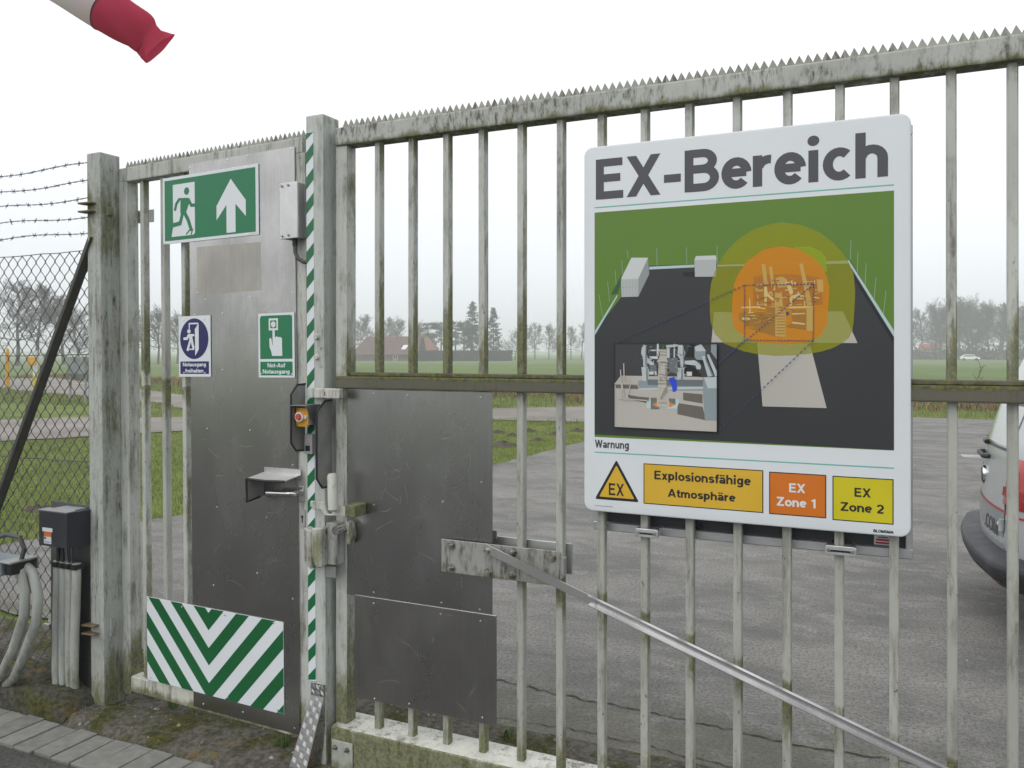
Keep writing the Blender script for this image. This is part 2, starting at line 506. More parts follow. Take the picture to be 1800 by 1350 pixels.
def m_moss(name="mossy_concrete", amt=0.0, base=(0.115, 0.108, 0.09), lichen=True):
    t = NT(name)
    a = t.noise(t.pos, 3.2, 7, 0.65); b = t.noise(t.pos, 42, 6, 0.7); d = t.noise(t.scale(1, 1, 1, off=(7, 3, 1)), 5.5, 5, 0.6)
    st = t.mix(t.rng(b, 0.3, 0.7), tuple(c * 0.45 for c in base), tuple(c * 1.35 for c in base))
    ms = t.mix(t.rng(b, 0.35, 0.65), (0.03, 0.032, 0.011), (0.085, 0.085, 0.024))
    c = t.mix(t.rng(t.math('ADD', a, amt), 0.46, 0.60), st, ms)
    if lichen: c = t.mix(t.math('MULTIPLY', t.rng(d, 0.58, 0.70), t.rng(b, 0.35, 0.6)), c, (0.165, 0.105, 0.022))
    t.bump(t.math('ADD', b, a), 0.8, 0.012)
    return t.out(c, 0.95, 0, 0.2)
MAT_MOSS = m_moss()
MAT_KERB = m_moss("mossy_kerb", 0.02, (0.075, 0.073, 0.062))

# one terrain sheet out to the horizon
def axis(lo, hi, near0, near1, step):
    a = list(np.arange(near0, near1 + step / 2, step))
    s = step; p = near1
    while p < hi: s *= 1.35; p += s; a.append(min(p, hi))
    s = step; p = near0
    while p > lo: s *= 1.35; p -= s; a.insert(0, max(p, lo))
    return a
ax, ay = axis(-3500, 3500, -30, 20, 1.25), axis(-1500, 4500, -16, 30, 1.25)
g = MB()
for yy in ay:
    for xx in ax:
        near = 1 if (-20 < xx < 12 and -14 < yy < 24) else 0
        g.v.append((xx, yy, gz(xx, yy) - 0.014))
nx = len(ax)
g.f = [(j * nx + i, j * nx + i + 1, (j + 1) * nx + i + 1, (j + 1) * nx + i) for j in range(len(ay) - 1) for i in range(nx - 1)]
g.mi = [0] * len(g.f)
ground = tag(build(g, "ground", MAT_FIELD, smooth='all'), "flat green winter field reaching to the far trees", "ground", kind="structure")

def ragged(pts, step, amp, seed):
    r = random.Random(seed); o = []
    n = len(pts)
    for i in range(n):
        a, b = Vector(pts[i]), Vector(pts[(i + 1) % n])
        k = max(1, min(60, int((b - a).length / step)))
        for q in range(k):
            p = a.lerp(b, q / k); o.append((p.x + r.uniform(-amp, amp), p.y + r.uniform(-amp, amp)))
    return o
def sheet(name, pts, z, m, label, seed, step=0.25, amp=0.035):
    mb = MB(); q = ragged(pts, step, amp, seed)
    mb._add([(x, y, z) for x, y in q], [tuple(range(len(q)))])
    me = build(mb, name, m, fixn=False)
    bm = bmesh.new(); bm.from_mesh(me.data)
    bmesh.ops.triangulate(bm, faces=bm.faces)
    for f in bm.faces:
        if f.normal.z < 0: f.normal_flip()
    bm.to_mesh(me.data); bm.free()
    return tag(me, label, name.replace('_', ' '), kind="structure")
YARD = [(-2.4, .56), (40, .56), (40, 19.3), (-2.5, 19.6), (-3.6, 15.0), (-3.0, 13.0), (-2.95, 11.3), (-3.1, 8), (-3.6, 5.2), (-4.3, 3.4), (-4.7, 1.8), (-14, 1.55), (-14, .8), (-2.6, .72)]
yard = sheet("yard", YARD, 0.0, MAT_YARD, "grey worn asphalt yard behind the gate", 1)
ROAD = [(-3.2, 14.9), (-4.3, 15.0), (-6.4, 14.65), (-8.8, 12.4), (-10.9, 9.75), (-11.7, 8.06), (-12.4, 6.95), (-15, 2.0), (-24, 3.5), (-19, 7.5), (-16.8, 9.87), (-15.8, 11.27), (-14.4, 11.6), (-10.5, 15.6), (-8.1, 18), (-6.1, 19.9), (-2.2, 19.7)]
road = sheet("gravel_road", ROAD, 0.004, MAT_GRAVEL, "pale gravel track curving across the grass", 2, 0.4, 0.06)
BR = [(-9.5, 15.2), (-14.6, 13.6), (-18.4, 15.9), (-30, 19.4), (-44, 25), (-44, 31), (-30, 24), (-20.5, 19.2), (-8.6, 18.4)]
road2 = sheet("side_track", BR, 0.002, MAT_GRAVEL, "side track of pale gravel forking towards the far field", 3, 0.4, 0.08)
drive = sheet("driveway", [(-16, -.405), (-16, -14), (16, -14), (16, -.405)], 0.0, MAT_DRIVE, "dark asphalt driveway in front of the brick edging", 4, 0.4, 0.0)

sheet("pale_line", [(2.95, 11.5), (7.5, 11.75), (7.5, 12.2), (2.95, 11.9)], 0.004, mat("line_pale", (.34, .335, .31), .7, var=.25, sc=3), "short pale line on the yard asphalt", 6, 0.2, 0.02)  # thin strip in a paler, uneven tone laid over the asphalt
# cracks in the asphalt
cr = MB(); r = random.Random(3)
def crack(pts, w):
    P = []
    for (a, b) in zip(pts[:-1], pts[1:]):
        n = int(math.hypot(b[0] - a[0], b[1] - a[1]) / 0.03)
        P += [(a[0] + (b[0] - a[0]) * i / n + r.uniform(-.004, .004), a[1] + (b[1] - a[1]) * i / n + r.uniform(-.012, .012)) for i in range(n)]
    for p, q in zip(P[:-1], P[1:]):
        w0 = w * r.uniform(.5, 1.3)
        cr._add([(p[0], p[1] - w0, .004), (q[0], q[1] - w0, .004), (q[0], q[1] + w0, .004), (p[0], p[1] + w0, .004)], [(0, 1, 2, 3)])
crack([(-.6, 1.06), (.23, 1.035), (.63, 1.0), (1.16, .986), (1.64, .948), (2.13, .985), (5, 1.02)], .0045)
crack([(-.4, .70), (.3, .66), (.9, .70), (1.5, .64)], .003)
build(cr, "crack", mat("crack_dirt", (0.035, 0.036, 0.022), 0.95, var=.3, sc=20), yard, fixn=False)

# rough mossy strip of old concrete below the gate
def mossz(x, y):
    n = math.sin(x * 7.3 + y * 3.1) * .3 + math.sin(x * 17.1 - y * 11.7 + 1) * .22 + math.sin(x * 41 + y * 37) * .16 + math.sin(x * 5.1 - y * 19) * .25 + math.sin(x * 83 - y * 61) * .12
    e = min(1, max(0, (y + .175) / .06)) * min(1, max(0, (.66 - y) / .08))
    return -.010 + e * (.020 + .009 * n + .012 * max(0, math.sin(x * 2.1 + 1) * math.sin(y * 6 + x)))
mm = MB(); mm.grid(330, 52, lambda u, v: (-3.4 + 8.2 * u, -.178 + .84 * v, mossz(-3.4 + 8.2 * u, -.178 + .84 * v)))
strip = tag(build(mm, "mossy_threshold", MAT_MOSS, smooth='all', fixn=False), "rough concrete threshold strip with moss and orange lichen under the gate", "threshold", kind="structure")

# concrete footing block the left fence stands on
kb = MB(); kb.grid(40, 14, lambda u, v: (0, 0, 0))
kb = MB()
def kblk(u, v):
    x = -2.95 + 1.70 * u
    prof = [(-.175, -.02), (-.165, .05), (-.15, .085), (-.10, .10), (.02, .105), (.10, .10), (.14, .0)]
    t = v * (len(prof) - 1); i = min(int(t), len(prof) - 2); f = t - i
    y = prof[i][0] * (1 - f) + prof[i + 1][0] * f; z = prof[i][1] * (1 - f) + prof[i + 1][1] * f
    e = min(1, (1 - u) / .06)
    z = z * (0.25 + .75 * e ** .5) + .006 * math.sin(x * 31 + y * 23) + .004 * math.sin(x * 67 - y * 41) - .01 * (1 - e)
    return (x, y + .006 * math.sin(x * 19), z)
kb.grid(90, 24, kblk)
for end in (0,):
    pass
tag(build(kb, "concrete_kerb", MAT_KERB, smooth='all', fixn=False), "low mossy concrete kerb under the chain-link fence", "kerb", kind="structure")

# brick edging: every paver is a piece of its own
bed = MB().box(-3.5, 2.3, -.402, -.170, -.05, -.010)
edging = tag(build(bed, "brick_edging", mat("joint_sand", (0.06, 0.06, 0.04), .95, var=.3, sc=30)), "row of grey brick pavers laid crosswise along the driveway", "paving", kind="structure")
bm_b = [mat("paver_a", (0.185, 0.187, 0.17), .85, var=.14, sc=25, bump=.3, bsc=160), mat("paver_b", (0.165, 0.167, 0.155), .85, var=.16, sc=22, bump=.3, bsc=160), mat("paver_c", (0.20, 0.198, 0.18), .85, var=.14, sc=28, bump=.3, bsc=160)]
protos = []
for k in range(3):
    o = build(MB().box(-.0505, .0505, -.105, .105, -.03, .006), "brick", bm_b[k], edging, bevel=.004, seg=2)
    protos.append(o)
r = random.Random(11)
for i in range(52):
    k = r.randrange(3)
    if i < 3: o = protos[i]
    else: o = protos[k].copy(); C.objects.link(o); o.parent = edging
    o.location = (-3.45 + .108 * i + r.uniform(-.002, .002), -.285 + r.uniform(-.006, .006), r.uniform(-.004, .003))
    o.rotation_euler = (r.uniform(-.012, .012), r.uniform(-.015, .015), r.uniform(-.018, .018))

# ---- grass, as blades
def blades(name, n, region, hmin, hmax, w, mats, label, cat, seed, zf=None, lean=.5, keep=None):
    rg = np.random.default_rng(seed)
    x = rg.uniform(region[0], region[1], n); y = rg.uniform(region[2], region[3], n)
    if keep is not None:
        k = keep(x, y, rg); x, y = x[k], y[k]
    n = len(x)
    z = np.array([gz(a, b) for a, b in zip(x, y)]) - .016 if zf is None else np.array([zf(a, b) for a, b in zip(x, y)]) - .004
    h = rg.uniform(hmin, hmax, n) * (0.6 + .8 * rg.random(n))
    a = rg.uniform(0, 2 * np.pi, n); ww = w * rg.uniform(.6, 1.3, n)
    dx, dy = np.cos(a) * ww, np.sin(a) * ww
    b = rg.uniform(0, 2 * np.pi, n); l = h * lean * rg.random(n)
    V = np.empty((n, 3, 3))
    V[:, 0] = np.stack([x - dx, y - dy, z], 1); V[:, 1] = np.stack([x + dx, y + dy, z], 1)
    V[:, 2] = np.stack([x + np.cos(b) * l, y + np.sin(b) * l, z + h], 1)
    me = bpy.data.meshes.new(name)
    me.from_pydata(V.reshape(-1, 3).tolist(), [], np.arange(n * 3).reshape(-1, 3).tolist())
    for q in mats: me.materials.append(q)
    me.polygons.foreach_set("material_index", rg.integers(0, len(mats), n).astype(np.int32))
    o = bpy.data.objects.new(name, me); C.objects.link(o)
    return tag(o, label, cat, kind="stuff")

def inpoly(x, y, P):
    c = np.zeros(len(x), bool); n = len(P)
    for i in range(n):
        x0, y0 = P[i]; x1, y1 = P[(i + 1) % n]
        if y0 == y1: continue
        k = ((y0 > y) != (y1 > y)) & (x < (x1 - x0) * (y - y0) / (y1 - y0) + x0)
        c ^= k
    return c
GM = [mat("blade_a", (0.145, 0.20, 0.034), .8, var=.3, sc=3), mat("blade_b", (0.20, 0.24, 0.05), .8, var=.3, sc=3), mat("blade_c", (0.20, 0.19, 0.065), .85, var=.25, sc=3), mat("blade_d", (0.10, 0.15, 0.028), .8, var=.3, sc=3)]
def keep_grass(x, y, rg):
    d = np.hypot(x - 1.986, y + 2.576)
    return ~inpoly(x, y, YARD) & ~inpoly(x, y, ROAD) & ~inpoly(x, y, BR) & (rg.random(len(x)) < np.clip(9.0 / d, .25, 1) ** 1.2)
blades("lawn_grass", 230000, (-16, -2.6, 1.4, 15.2), .025, .055, .0045, GM, "short rough green grass between the yard and the gravel track", "grass", 5, keep=keep_grass)
blades("verge_grass", 90000, (-34, 14, 14, 27), .05, .12, .012, GM, "rough verge grass beyond the gravel track", "grass", 6, keep=lambda x, y, rg: ~inpoly(x, y, YARD) & ~inpoly(x, y, ROAD) & ~inpoly(x, y, BR) & (rg.random(len(x)) < .8))
BRK = [mat("bracken_a", (0.20, 0.115, 0.055), .9, var=.3, sc=2), mat("bracken_b", (0.26, 0.165, 0.085), .9, var=.3, sc=2), mat("bracken_c", (0.13, 0.08, 0.04), .9, var=.3, sc=2), GM[2]]
def keep_br(x, y, rg):
    e = 21.6 + .9 * np.sin(x * .45) + .5 * np.sin(x * 1.3 + 1)
    e = np.where(x < -12, 21.5 - .25 * (x + 12), e)
    return (y > e) & (y < e + 4.2) & ~inpoly(x, y, BR) & (np.sin(x * 2.1 + y * .7) + np.sin(x * .8 - y * 1.7) + rg.random(len(x)) * 2.2 > .4)
blades("dead_bracken", 80000, (-48, 16, 19, 36), .10, .30, .022, BRK, "rusty brown dead bracken along the field edge", "bracken", 8, lean=1.0, keep=keep_br)
blades("moss_tufts", 5000, (-3.3, 3.0, -.16, .62), .006, .016, .0028, [GM[1], GM[2]], "tiny moss tufts on the concrete threshold", "moss", 9, zf=mossz, lean=1.0,
       keep=lambda x, y, rg: np.sin(x * 9 + y * 4) + np.sin(x * 4 - y * 13) + rg.random(len(x)) > .9)
# loose grit
def grit(name, n, region, zf, rmin, rmax, m, label, seed):
    rg = random.Random(seed); mb = MB()
    for _ in range(n):
        x, y = rg.uniform(*region[:2]), rg.uniform(*region[2:]); s = rmin + (rmax - rmin) * rg.random() ** 3
        z = zf(x, y); v = []
        for i in range(5):
            a = 2 * math.pi * i / 5 + rg.random(); v.append((x + math.cos(a) * s * rg.uniform(.7, 1.3), y + math.sin(a) * s * rg.uniform(.7, 1.3), z - .002))
        v.append((x + rg.uniform(-.3, .3) * s, y + rg.uniform(-.3, .3) * s, z + s * rg.uniform(.4, .9)))
        mb._add(v, [(i, (i + 1) % 5, 5) for i in range(5)])
    return tag(build(mb, name, m, fixn=False), label, "grit", kind="stuff")
grit("threshold_grit", 900, (-2.2, 1.6, -.17, .6), mossz, .002, .014, mat("grit", (0.22, 0.215, 0.195), .9, var=.45, sc=40), "small stones and grit scattered on the threshold", 4)
grit("yard_grit", 700, (-3.0, 4.5, .7, 6), lambda x, y: .001, .002, .009, mat("yard_grit", (0.27, 0.25, 0.215), .9, var=.5, sc=9), "pale grit scattered over the yard asphalt", 5)

# molehills
MH = [(-4.585, 12.51, .30), (-4.57, 11.66, .24), (-3.99, 10.06, .42), (-3.78, 11.04, .25), (-3.91, 12.2, .26), (-5.05, 12.04, .28), (-3.75, 13.03, .26), (-8.0, 5.4, .3), (-6.3, 4.2, .25), (-9.4, 4.6, .33), (-5.87, 3.0, .26)]
SOIL = mat("dark_soil", (0.075, 0.06, 0.045), .95, var=.4, sc=18, bump=.8, bsc=40)
for i, (x, y, s) in enumerate(MH):
    s *= .62
    rg = random.Random(i); mb = MB(); n = 18
    ph = [rg.uniform(0, 6) for _ in range(4)]
    def f(u, v, x=x, y=y, s=s, ph=ph):
        a = 2 * math.pi * u; rr = s * v * (1 + .18 * math.sin(a * 3 + ph[0]) + .12 * math.sin(a * 5 + ph[1]))
        return (x + math.cos(a) * rr, y + math.sin(a) * rr * .8, -.018 + .32 * s * (1 - v) ** .8 * (1 + .25 * math.sin(a * 4 + ph[2] + v * 7)) + .014 * math.sin(a * 7 + v * 13 + ph[3]))
    mb.grid(n, 7, f)
    tag(build(mb, "molehill", SOIL, smooth='all', fixn=False), "dark brown molehill of loose soil on the grass behind the gate", "molehill", "molehills on the grass")

# ================================================================ GATE, DOOR, POSTS
PB = (0.45, 0.465, 0.43)
BANDS = ((1.53, .30, .06, 1.0), (2.37, .05, .10, .35), (.17, .16, .12, .9))
P_BAR = [paint("bar_paint_%d" % k, PB, .55, .25 + .12 * k, ((1.53, .24 + .05 * k, .05, .95), (1.44, .01, .10, .5), (.16, .22, .1, .8), (2.38, .02, .12, .4)), seed=k, specks=.9, side=.16, rust=.25) for k in range(4)]
P_BARLOW = [paint("bar_low_%d" % k, (0.375, 0.385, 0.345), .45, .15, ((.16, .24, .1, .9), (1.44, .02, .05, .4)), seed=k + 4, specks=.8, side=.10, diag=(-.3336, 1.150, .26, .95)) for k in range(3)]
P_TOP = paint("top_rail_paint", (0.40, 0.415, 0.385), 1.0, .62, ((2.38, .05, .2, .9),), streak=14, seed=9, specks=.4)
P_MID = paint("mid_rail_paint", (0.105, 0.10, 0.075), 1.3, .7, ((1.502, .03, .02, .9),), streak=9, seed=3, specks=.3, rust=.5)
P_BOT = paint("bottom_rail_paint", (0.54, 0.55, 0.49), .8, .5, ((.03, .13, .2, .5),), streak=6, seed=5, specks=.6, front=.36)
P_STILE = paint("stile_paint", (0.46, 0.475, 0.44), .55, .4, ((1.45, .35, .45, .7), (.17, .4, .2, 1.0)), seed=6, side=.14)
P_POST = paint("post_paint", (0.45, 0.475, 0.45), .45, .15, ((.0, .55, .2, .75), (2.5, .02, .12, .35)), seed=2, specks=.5, rust=.35, side=.10)
P_POSTL = paint("left_post_paint", (0.40, 0.42, 0.39), .75, .45, ((2.2, .3, .35, .65), (.0, .35, .2, .7), (1.3, .25, .5, .3)), seed=12, specks=.6, side=.06)
P_LATCH = paint("latch_paint", (0.5, 0.505, 0.46), .9, .45, ((.86, .18, .2, .6),), seed=14, rust=.5)
P_DOOR = paint("door_paint", (0.45, 0.465, 0.43), .6, .35, ((.1, .3, .2, .9), (2.38, .06, .2, .3)), seed=8, specks=.8, rust=.3, side=.12)
P_SPIKE = paint("spike_paint", (0.30, 0.305, 0.265), 1.0, .5, (), seed=16)
P_PLATE = paint('plate_paint', (.30, .305, .29), 1.0, .25, ((.81, .03, .02, .6),), streak=8, seed=71, specks=.4)
A_SHEET = alu("alu_sheet", .33, .28, scr=.12, seed=1)
A_SHEET2 = alu("alu_sheet_low", .36, .30, scr=.12, seed=4, tint=(1, .98, .95))
A_DOOR = alu("alu_door", .40, .23, scr=.12, seed=2, tint=(1, .985, .965))
A_CAST = alu("alu_cast", .55, .45, scr=.2, seed=6)
A_GALV = alu("galv_plate", .46, .5, scr=.3, seed=8, tint=(.98, 1, .97))
STEEL = mat("stainless", (0.62, 0.62, 0.62), .25, 1.0, var=.06, sc=30)
BOLT = mat("bolt_steel", (0.36, 0.35, 0.32), .4, 1.0, var=.3, sc=60)
RIVET = mat("rivet_alu", (0.75, 0.75, 0.75), .3, 1.0, var=.1, sc=60)
RUBBER = mat("black_rubber", (0.012, 0.012, 0.016), .55, var=.2, sc=30)
S_WHITE = mat("sign_white", (0.64, 0.675, 0.70), .38, var=.02, sc=3, spec=.4)
S_GREEN = mat("sign_green", (0.012, 0.165, 0.07), .38, var=.04, sc=3, spec=.4)
S_BLUE = mat("sign_blue", (0.016, 0.014, 0.105), .38, var=.04, sc=3, spec=.4)
S_BLACK = mat("print_black", (0.012, 0.012, 0.014), .4, var=.05, sc=3)

def serrated(mb, x0, x1, pitch, zb, zt, y0, y1):
    n = int(round((x1 - x0) / pitch)); p = (x1 - x0) / n
    pts = [(x0, zb)]
    top = []
    for i in range(n):
        a = x0 + i * p
        top += [(a + p * .04, zb + (zt - zb) * .42), (a + p * .5, zt)]
    top += [(x1, zb + (zt - zb) * .42)]
    for i in range(len(top) - 1):
        q, s = top[i], top[i + 1]
        mb.prism([(q[0], zb), (s[0], zb), s, q], 'y', y0, y1)

def rivet(mb, x, y, z, r=.0045, d=.0025):
    mb.cyl((x, y + .001, z), (x, y - d, z), r, r * .55, 10)
def hexbolt(mb, x, y, z, r=.012, h=.010, turn=.3):
    mb.cyl((x, y, z), (x, y - .003, z), r * 1.35, n=18)
    v = MB(); n = 6
    pts = [(x + r * math.cos(turn + i * math.pi / 3), z + r * math.sin(turn + i * math.pi / 3)) for i in range(6)]
    mb.prism(pts, 'y', y - .003, y - .003 - h)
    mb.cyl((x, y - .003 - h, z), (x, y - .006 - h - .004, z), r * .55, r * .5, 10)

# ---- sliding gate leaf
XE = 4.6
gate = thing("gate_leaf", "long weathered grey steel bar gate with a serrated top rail", "gate", (1.0, .07, 0))
build(MB().box(.03, XE, .032, .105, 2.392, 2.462), "top_rail", P_TOP, gate, bevel=.006, seg=2)
sp = MB(); serrated(sp, .045, XE, .0258, 2.455, 2.4975, .064, .069)
build(sp, "spike_strip", P_SPIKE, gate)
build(MB().box(.03, .083, .04, .10, .16, 2.3925), "stile", P_STILE, gate, bevel=.005, seg=2)
build(MB().box(XE - .06, XE, .04, .10, .16, 2.3925), "stile", P_STILE, gate, bevel=.005, seg=2)
build(MB().box(.035, XE - .02, .026, .104, 1.456, 1.503), "middle_rail", P_MID, gate, bevel=.006, seg=2)
build(MB().box(.085, XE - .065, .050, .102, 1.5035, 1.519), "rail_cap", P_MID, gate, bevel=.003)
build(MB().box(.032, XE, .002, .150, .012, .165), "bottom_rail", P_BOT, gate, bevel=.010, seg=3)
bar_x = [.198 + .1485 * i for i in range(29)]
r = random.Random(5)
pu = [build(MB().box(0, .026, .055, .087, 1.517, 2.396), "bar", P_BAR[k], gate, bevel=.003) for k in range(4)]
plo = [build(MB().box(0, .026, .055, .087, .160, 1.458), "bar", P_BARLOW[k], gate, bevel=.003) for k in range(3)]
org = Vector(ORG[gate.name])
for i, x in enumerate(bar_x):
    for pr, kk in ((pu, [3, 2, 2, 1, 3, 1, 2, 1, 2, 3, 0, 1, 1, 0, 2][i % 15]), (plo, [1, 0, 2][i % 3])):
        src = pr[kk]
        if not src.get("used"): o = src; src["used"] = 1
        else: o = src.copy(); C.objects.link(o); o.parent = gate
        o.location = (x, 0, 0)
        o.rotation_euler = (0, r.uniform(-.001, .001), 0)
for o in pu + plo:
    if "used" in o: del o["used"]
for o in gate.children:
    if "used" in o: del o["used"]
# sheets riveted to the bars
s1 = build(MB().box(.091, .710, .030, .0335, .668, 1.455), "sheet_panel", A_SHEET, gate, bevel=.001)
s2 = build(MB().box(.128, .728, .0262, .0297, .284, .672), "sheet_panel", A_SHEET2, gate, bevel=.001)
def rivets(pts, y, parent, m=RIVET):
    p0 = None
    for (x, z) in pts:
        if p0 is None:
            mb = MB(); rivet(mb, 0, 0, 0); p0 = build(mb, "rivet", m, parent, local=True); o = p0
        else: o = p0.copy(); C.objects.link(o); o.parent = parent
        o.location = Vector((x, y, z)) - Vector(ORG[parent.name])
rivets([(.212, 1.440), (.362, 1.437), (.665, 1.436), (.667, 1.135), (.51, 1.055), (.212, 1.02), (.672, .80), (.212, .69), (.505, .688), (.66, .684)], .030, s1)
rivets([(.214, .650), (.503, .648), (.665, .645), (.218, .292), (.37, .30), (.672, .305)], .0262, s2)
rg_ = random.Random(12)
def scratches(parent, x0, x1, z0, z1, y, n, name_seed):
    r2 = random.Random(name_seed); mb = MB()
    for _ in range(n):
        x, z = r2.uniform(x0 + .05, x1 - .08), r2.uniform(z0 + .05, z1 - .05); a = r2.choice((r2.uniform(-1.2, -.7), r2.uniform(-.25, .25), r2.uniform(.6, 1.3))); L_ = r2.uniform(.02, .11); k = r2.uniform(-.5, .5); P_ = []
        for i in range(7):
            t = i / 6; P_.append((min(x1 - .01, max(x0 + .01, x + math.cos(a + k * t) * L_ * t)), min(z1 - .01, max(z0 + .01, z + math.sin(a + k * t) * L_ * t))))
        line(mb, P_, r2.uniform(.0006, .0013), y)
    tag(build(mb, "scratch_marks", mat("scratch_bright", (.34, .34, .335), .5, .6, var=.3, sc=30), parent, fixn=False), kind="stuff")
scratches(s1, .10, .70, .68, 1.44, .0299, 26, 3)
scratches(s2, .13, .72, .29, .66, .0261, 12, 5)
# bolted tensioner plate and diagonal tie
br = build(MB().prism([(.517, .808), (.955, .808), (.988, .84), (.988, .905), (.972, .925), (.517, .925)], 'y', .008, .016), "bracket_plate", P_PLATE, gate, bevel=.0015)
for (x, z) in ((.559, .908), (.559, .826), (.706, .908), (.706, .826), (.800, .908), (.797, .825), (.946, .906)):
    mb = MB(); hexbolt(mb, x, .008, z); build(mb, "bolt", BOLT, br)
build(MB().box(.64, .985, .092, .100, .83, .935).box(.66, .70, .088, .092, .925, .956), "back_plate", A_GALV, gate, bevel=.0015)
build(MB().box(.60, .98, .016, .056, .835, .90), "spacer", A_GALV, gate, bevel=.002)
tie = MB()
def tie_seg(mb, p, q, w, y0, y1):
    d = Vector((q[0] - p[0], q[1] - p[1])).normalized(); n = Vector((-d.y, d.x)) * w
    mb.prism([p, q, (q[0] - n.x, q[1] - n.y), (p[0] - n.x, p[1] - n.y)], 'y', y0, y1)
TP = [(.712, .936), (1.10, .802), (3.3, .068)]
tie_seg(tie, TP[0], (1.12, .7953), .028, -.032, -.0282)
tie_seg(tie, (1.09, .8055), TP[2], .028, -.028, -.0250)
tie_seg(tie, (1.09, .8055), TP[2], .0022, -.042, -.0285)
d = (Vector(TP[2]) - Vector(TP[1])).normalized(); n_ = Vector((d.y, -d.x))
tie_seg(tie, (TP[1][0] + n_.x * .0258, TP[1][1] + n_.y * .0258), (TP[2][0] + n_.x * .0258, TP[2][1] + n_.y * .0258), .0022, -.046, -.0285)
build(tie, "diagonal_tie", alu("tie_alu", .6, .35, seed=11), gate)
build(MB().cyl((.72, -.045, .912), (.72, .01, .912), .008, n=12), "tie_pin", BOLT, gate)
# foot bracket on the bottom rail
hp = build(MB().box(.045, .140, -.004, .001, .012, .118).box(.020, .145, -.055, -.0, .004, .012), "foot_bracket", paint("foot_paint", (0.36, .38, .34), .6, .4, ((.02, .06, .1, .6),), seed=21), gate, bevel=.0015)
for x in (.062, .117):
    mb = MB(); hexbolt(mb, x, -.004, .092, .007, .006); build(mb, "bolt", BOLT, hp)
# rollers the leaf stands on
for x in (.4, 2.2, 4.2):
    build(MB().cyl((x, .05, .018), (x, .10, .018), .030, n=20), "roller", BOLT, gate)

# ---- main gate post with warning tape
post = thing("gate_post", "square grey steel post with green and white striped tape beside the door", "post", (-.035, .05, 0))
pb = build(MB().box(-.068, .015, 0, .10, -.05, 2.513), "shaft", P_POST, post, bevel=.005, seg=2)
tp = MB(); z = 2.447; per = .0965; xa, xb = -.066, -.031
tp.box(xa, xb, -.0014, .001, .325, 2.447, m=0)
k = 0; zz = 2.447 + .055
while zz > .30:
    q = [(xa, zz - .036), (xb, zz), (xb, zz - .047), (xa, zz - .083)]
    q = [(a, min(2.446, max(.326, b))) for a, b in q]
    if max(b for a, b in q) - min(b for a, b in q) > .01: tp.flat(q, -.0018, 1)
    zz -= per
build(tp, "striped_tape", [S_WHITE, mat("tape_green", (0.006, 0.125, 0.045), .35, var=.06, sc=5)], post, fixn=False)
for z in (1.655, 1.577):
    mb = MB(); mb.cyl((-.018, .001, z), (-.018, -.012, z), .012, .009, 12); build(mb, "screw_cap", mat("cap_grease", (0.5, .49, .43), .7, var=.2, sc=60), post, smooth=True)
for z in (1.72, 1.68, 1.61, 1.54): build(MB().cyl((.002, .001, z), (.002, -.002, z), .004, n=8), "small_screw", BOLT, post)
post.rotation_euler = (0, -.0055, 0)

# plates that shield the button, and the things round the lock
gd = thing("button_guard", "grey guard plates with black rubber edging around the emergency button", "guard", (-.04, -.03, 1.07))
GL = [(.0, 1.472), (-.048, 1.470), (-.083, 1.436), (-.083, 1.252), (-.055, 1.219), (.0, 1.214)]
GR = [(.038, 1.410), (-.005, 1.408), (-.055, 1.370), (-.055, 1.118), (-.022, 1.078), (.038, 1.079)]
a_guard = mat("guard_grey", (.24, .24, .23), .5, .3, var=.15, sc=14)
for pts, x in ((GL, -.086), (GR, .0125)):
    p = build(MB().prism(pts, 'x', x, x + .002), "shield_plate", a_guard, gd)
    build(MB().tube([(x + .001, a, b) for a, b in pts], .0042, 8), "edge_trim", RUBBER, p, smooth=True)
eb = thing("emergency_button", "red push button on a yellow plate below a small hood", "push button", (-.07, 0, 1.31))
ho = MB(); ho.box(-.0845, -.012, -.088, .0, 1.3925, 1.3955); ho.prism([(-.085, 1.392), (0, 1.392), (0, 1.320), (-.035, 1.318)], 'x', -.014, -.012); ho.prism([(-.085, 1.392), (0, 1.392), (0, 1.320), (-.035, 1.318)], 'x', -.0845, -.0825)
build(ho, "hood", alu("hood_alu", .34, .5, seed=17), eb)
build(MB().box(-.080, -.022, -.0605, -.058, 1.312, 1.384), "yellow_plate", mat("button_yellow", (0.62, 0.29, 0.012), .45, var=.08, sc=20), eb, bevel=.001)
build(MB().box(-.078, -.024, -.058, .004, 1.318, 1.380), "button_box", mat("box_grey", (.35, .36, .36), .5), eb)
build(MB().cyl((-.056, -.060, 1.350), (-.056, -.074, 1.350), .019, n=24).cyl((-.034, -.060, 1.349), (-.034, -.066, 1.349), .008, n=12), "button_ring", mat("ring_cream", (0.62, 0.58, 0.5), .4, var=.06), eb, smooth=True)
build(MB().cyl((-.056, -.074, 1.350), (-.056, -.081, 1.350), .013, .011, 20), "red_knob", mat("knob_red", (0.42, 0.06, 0.045), .4, var=.1), eb, smooth=True)
for a, b in ((-.074, 1.378), (-.028, 1.378), (-.074, 1.318), (-.028, 1.318)): build(MB().cyl((a, -.0605, b), (a, -.063, b), .0035, n=8), "plate_screw", BOLT, eb)
rd = thing("card_reader", "small grey card reader with red light below the yellow button", "card reader", (-.055, 0, 1.20))
build(MB().box(-.073, -.035, -.020, .0, 1.203, 1.280), "housing", mat("reader_grey", (0.33, 0.34, 0.35), .45, var=.06, sc=20), rd, bevel=.003, seg=2)
build(MB().box(-.0665, -.046, -.0214, -.0195, 1.215, 1.236), "dark_window", mat("reader_dark", (0.02, .022, .028), .2), rd)
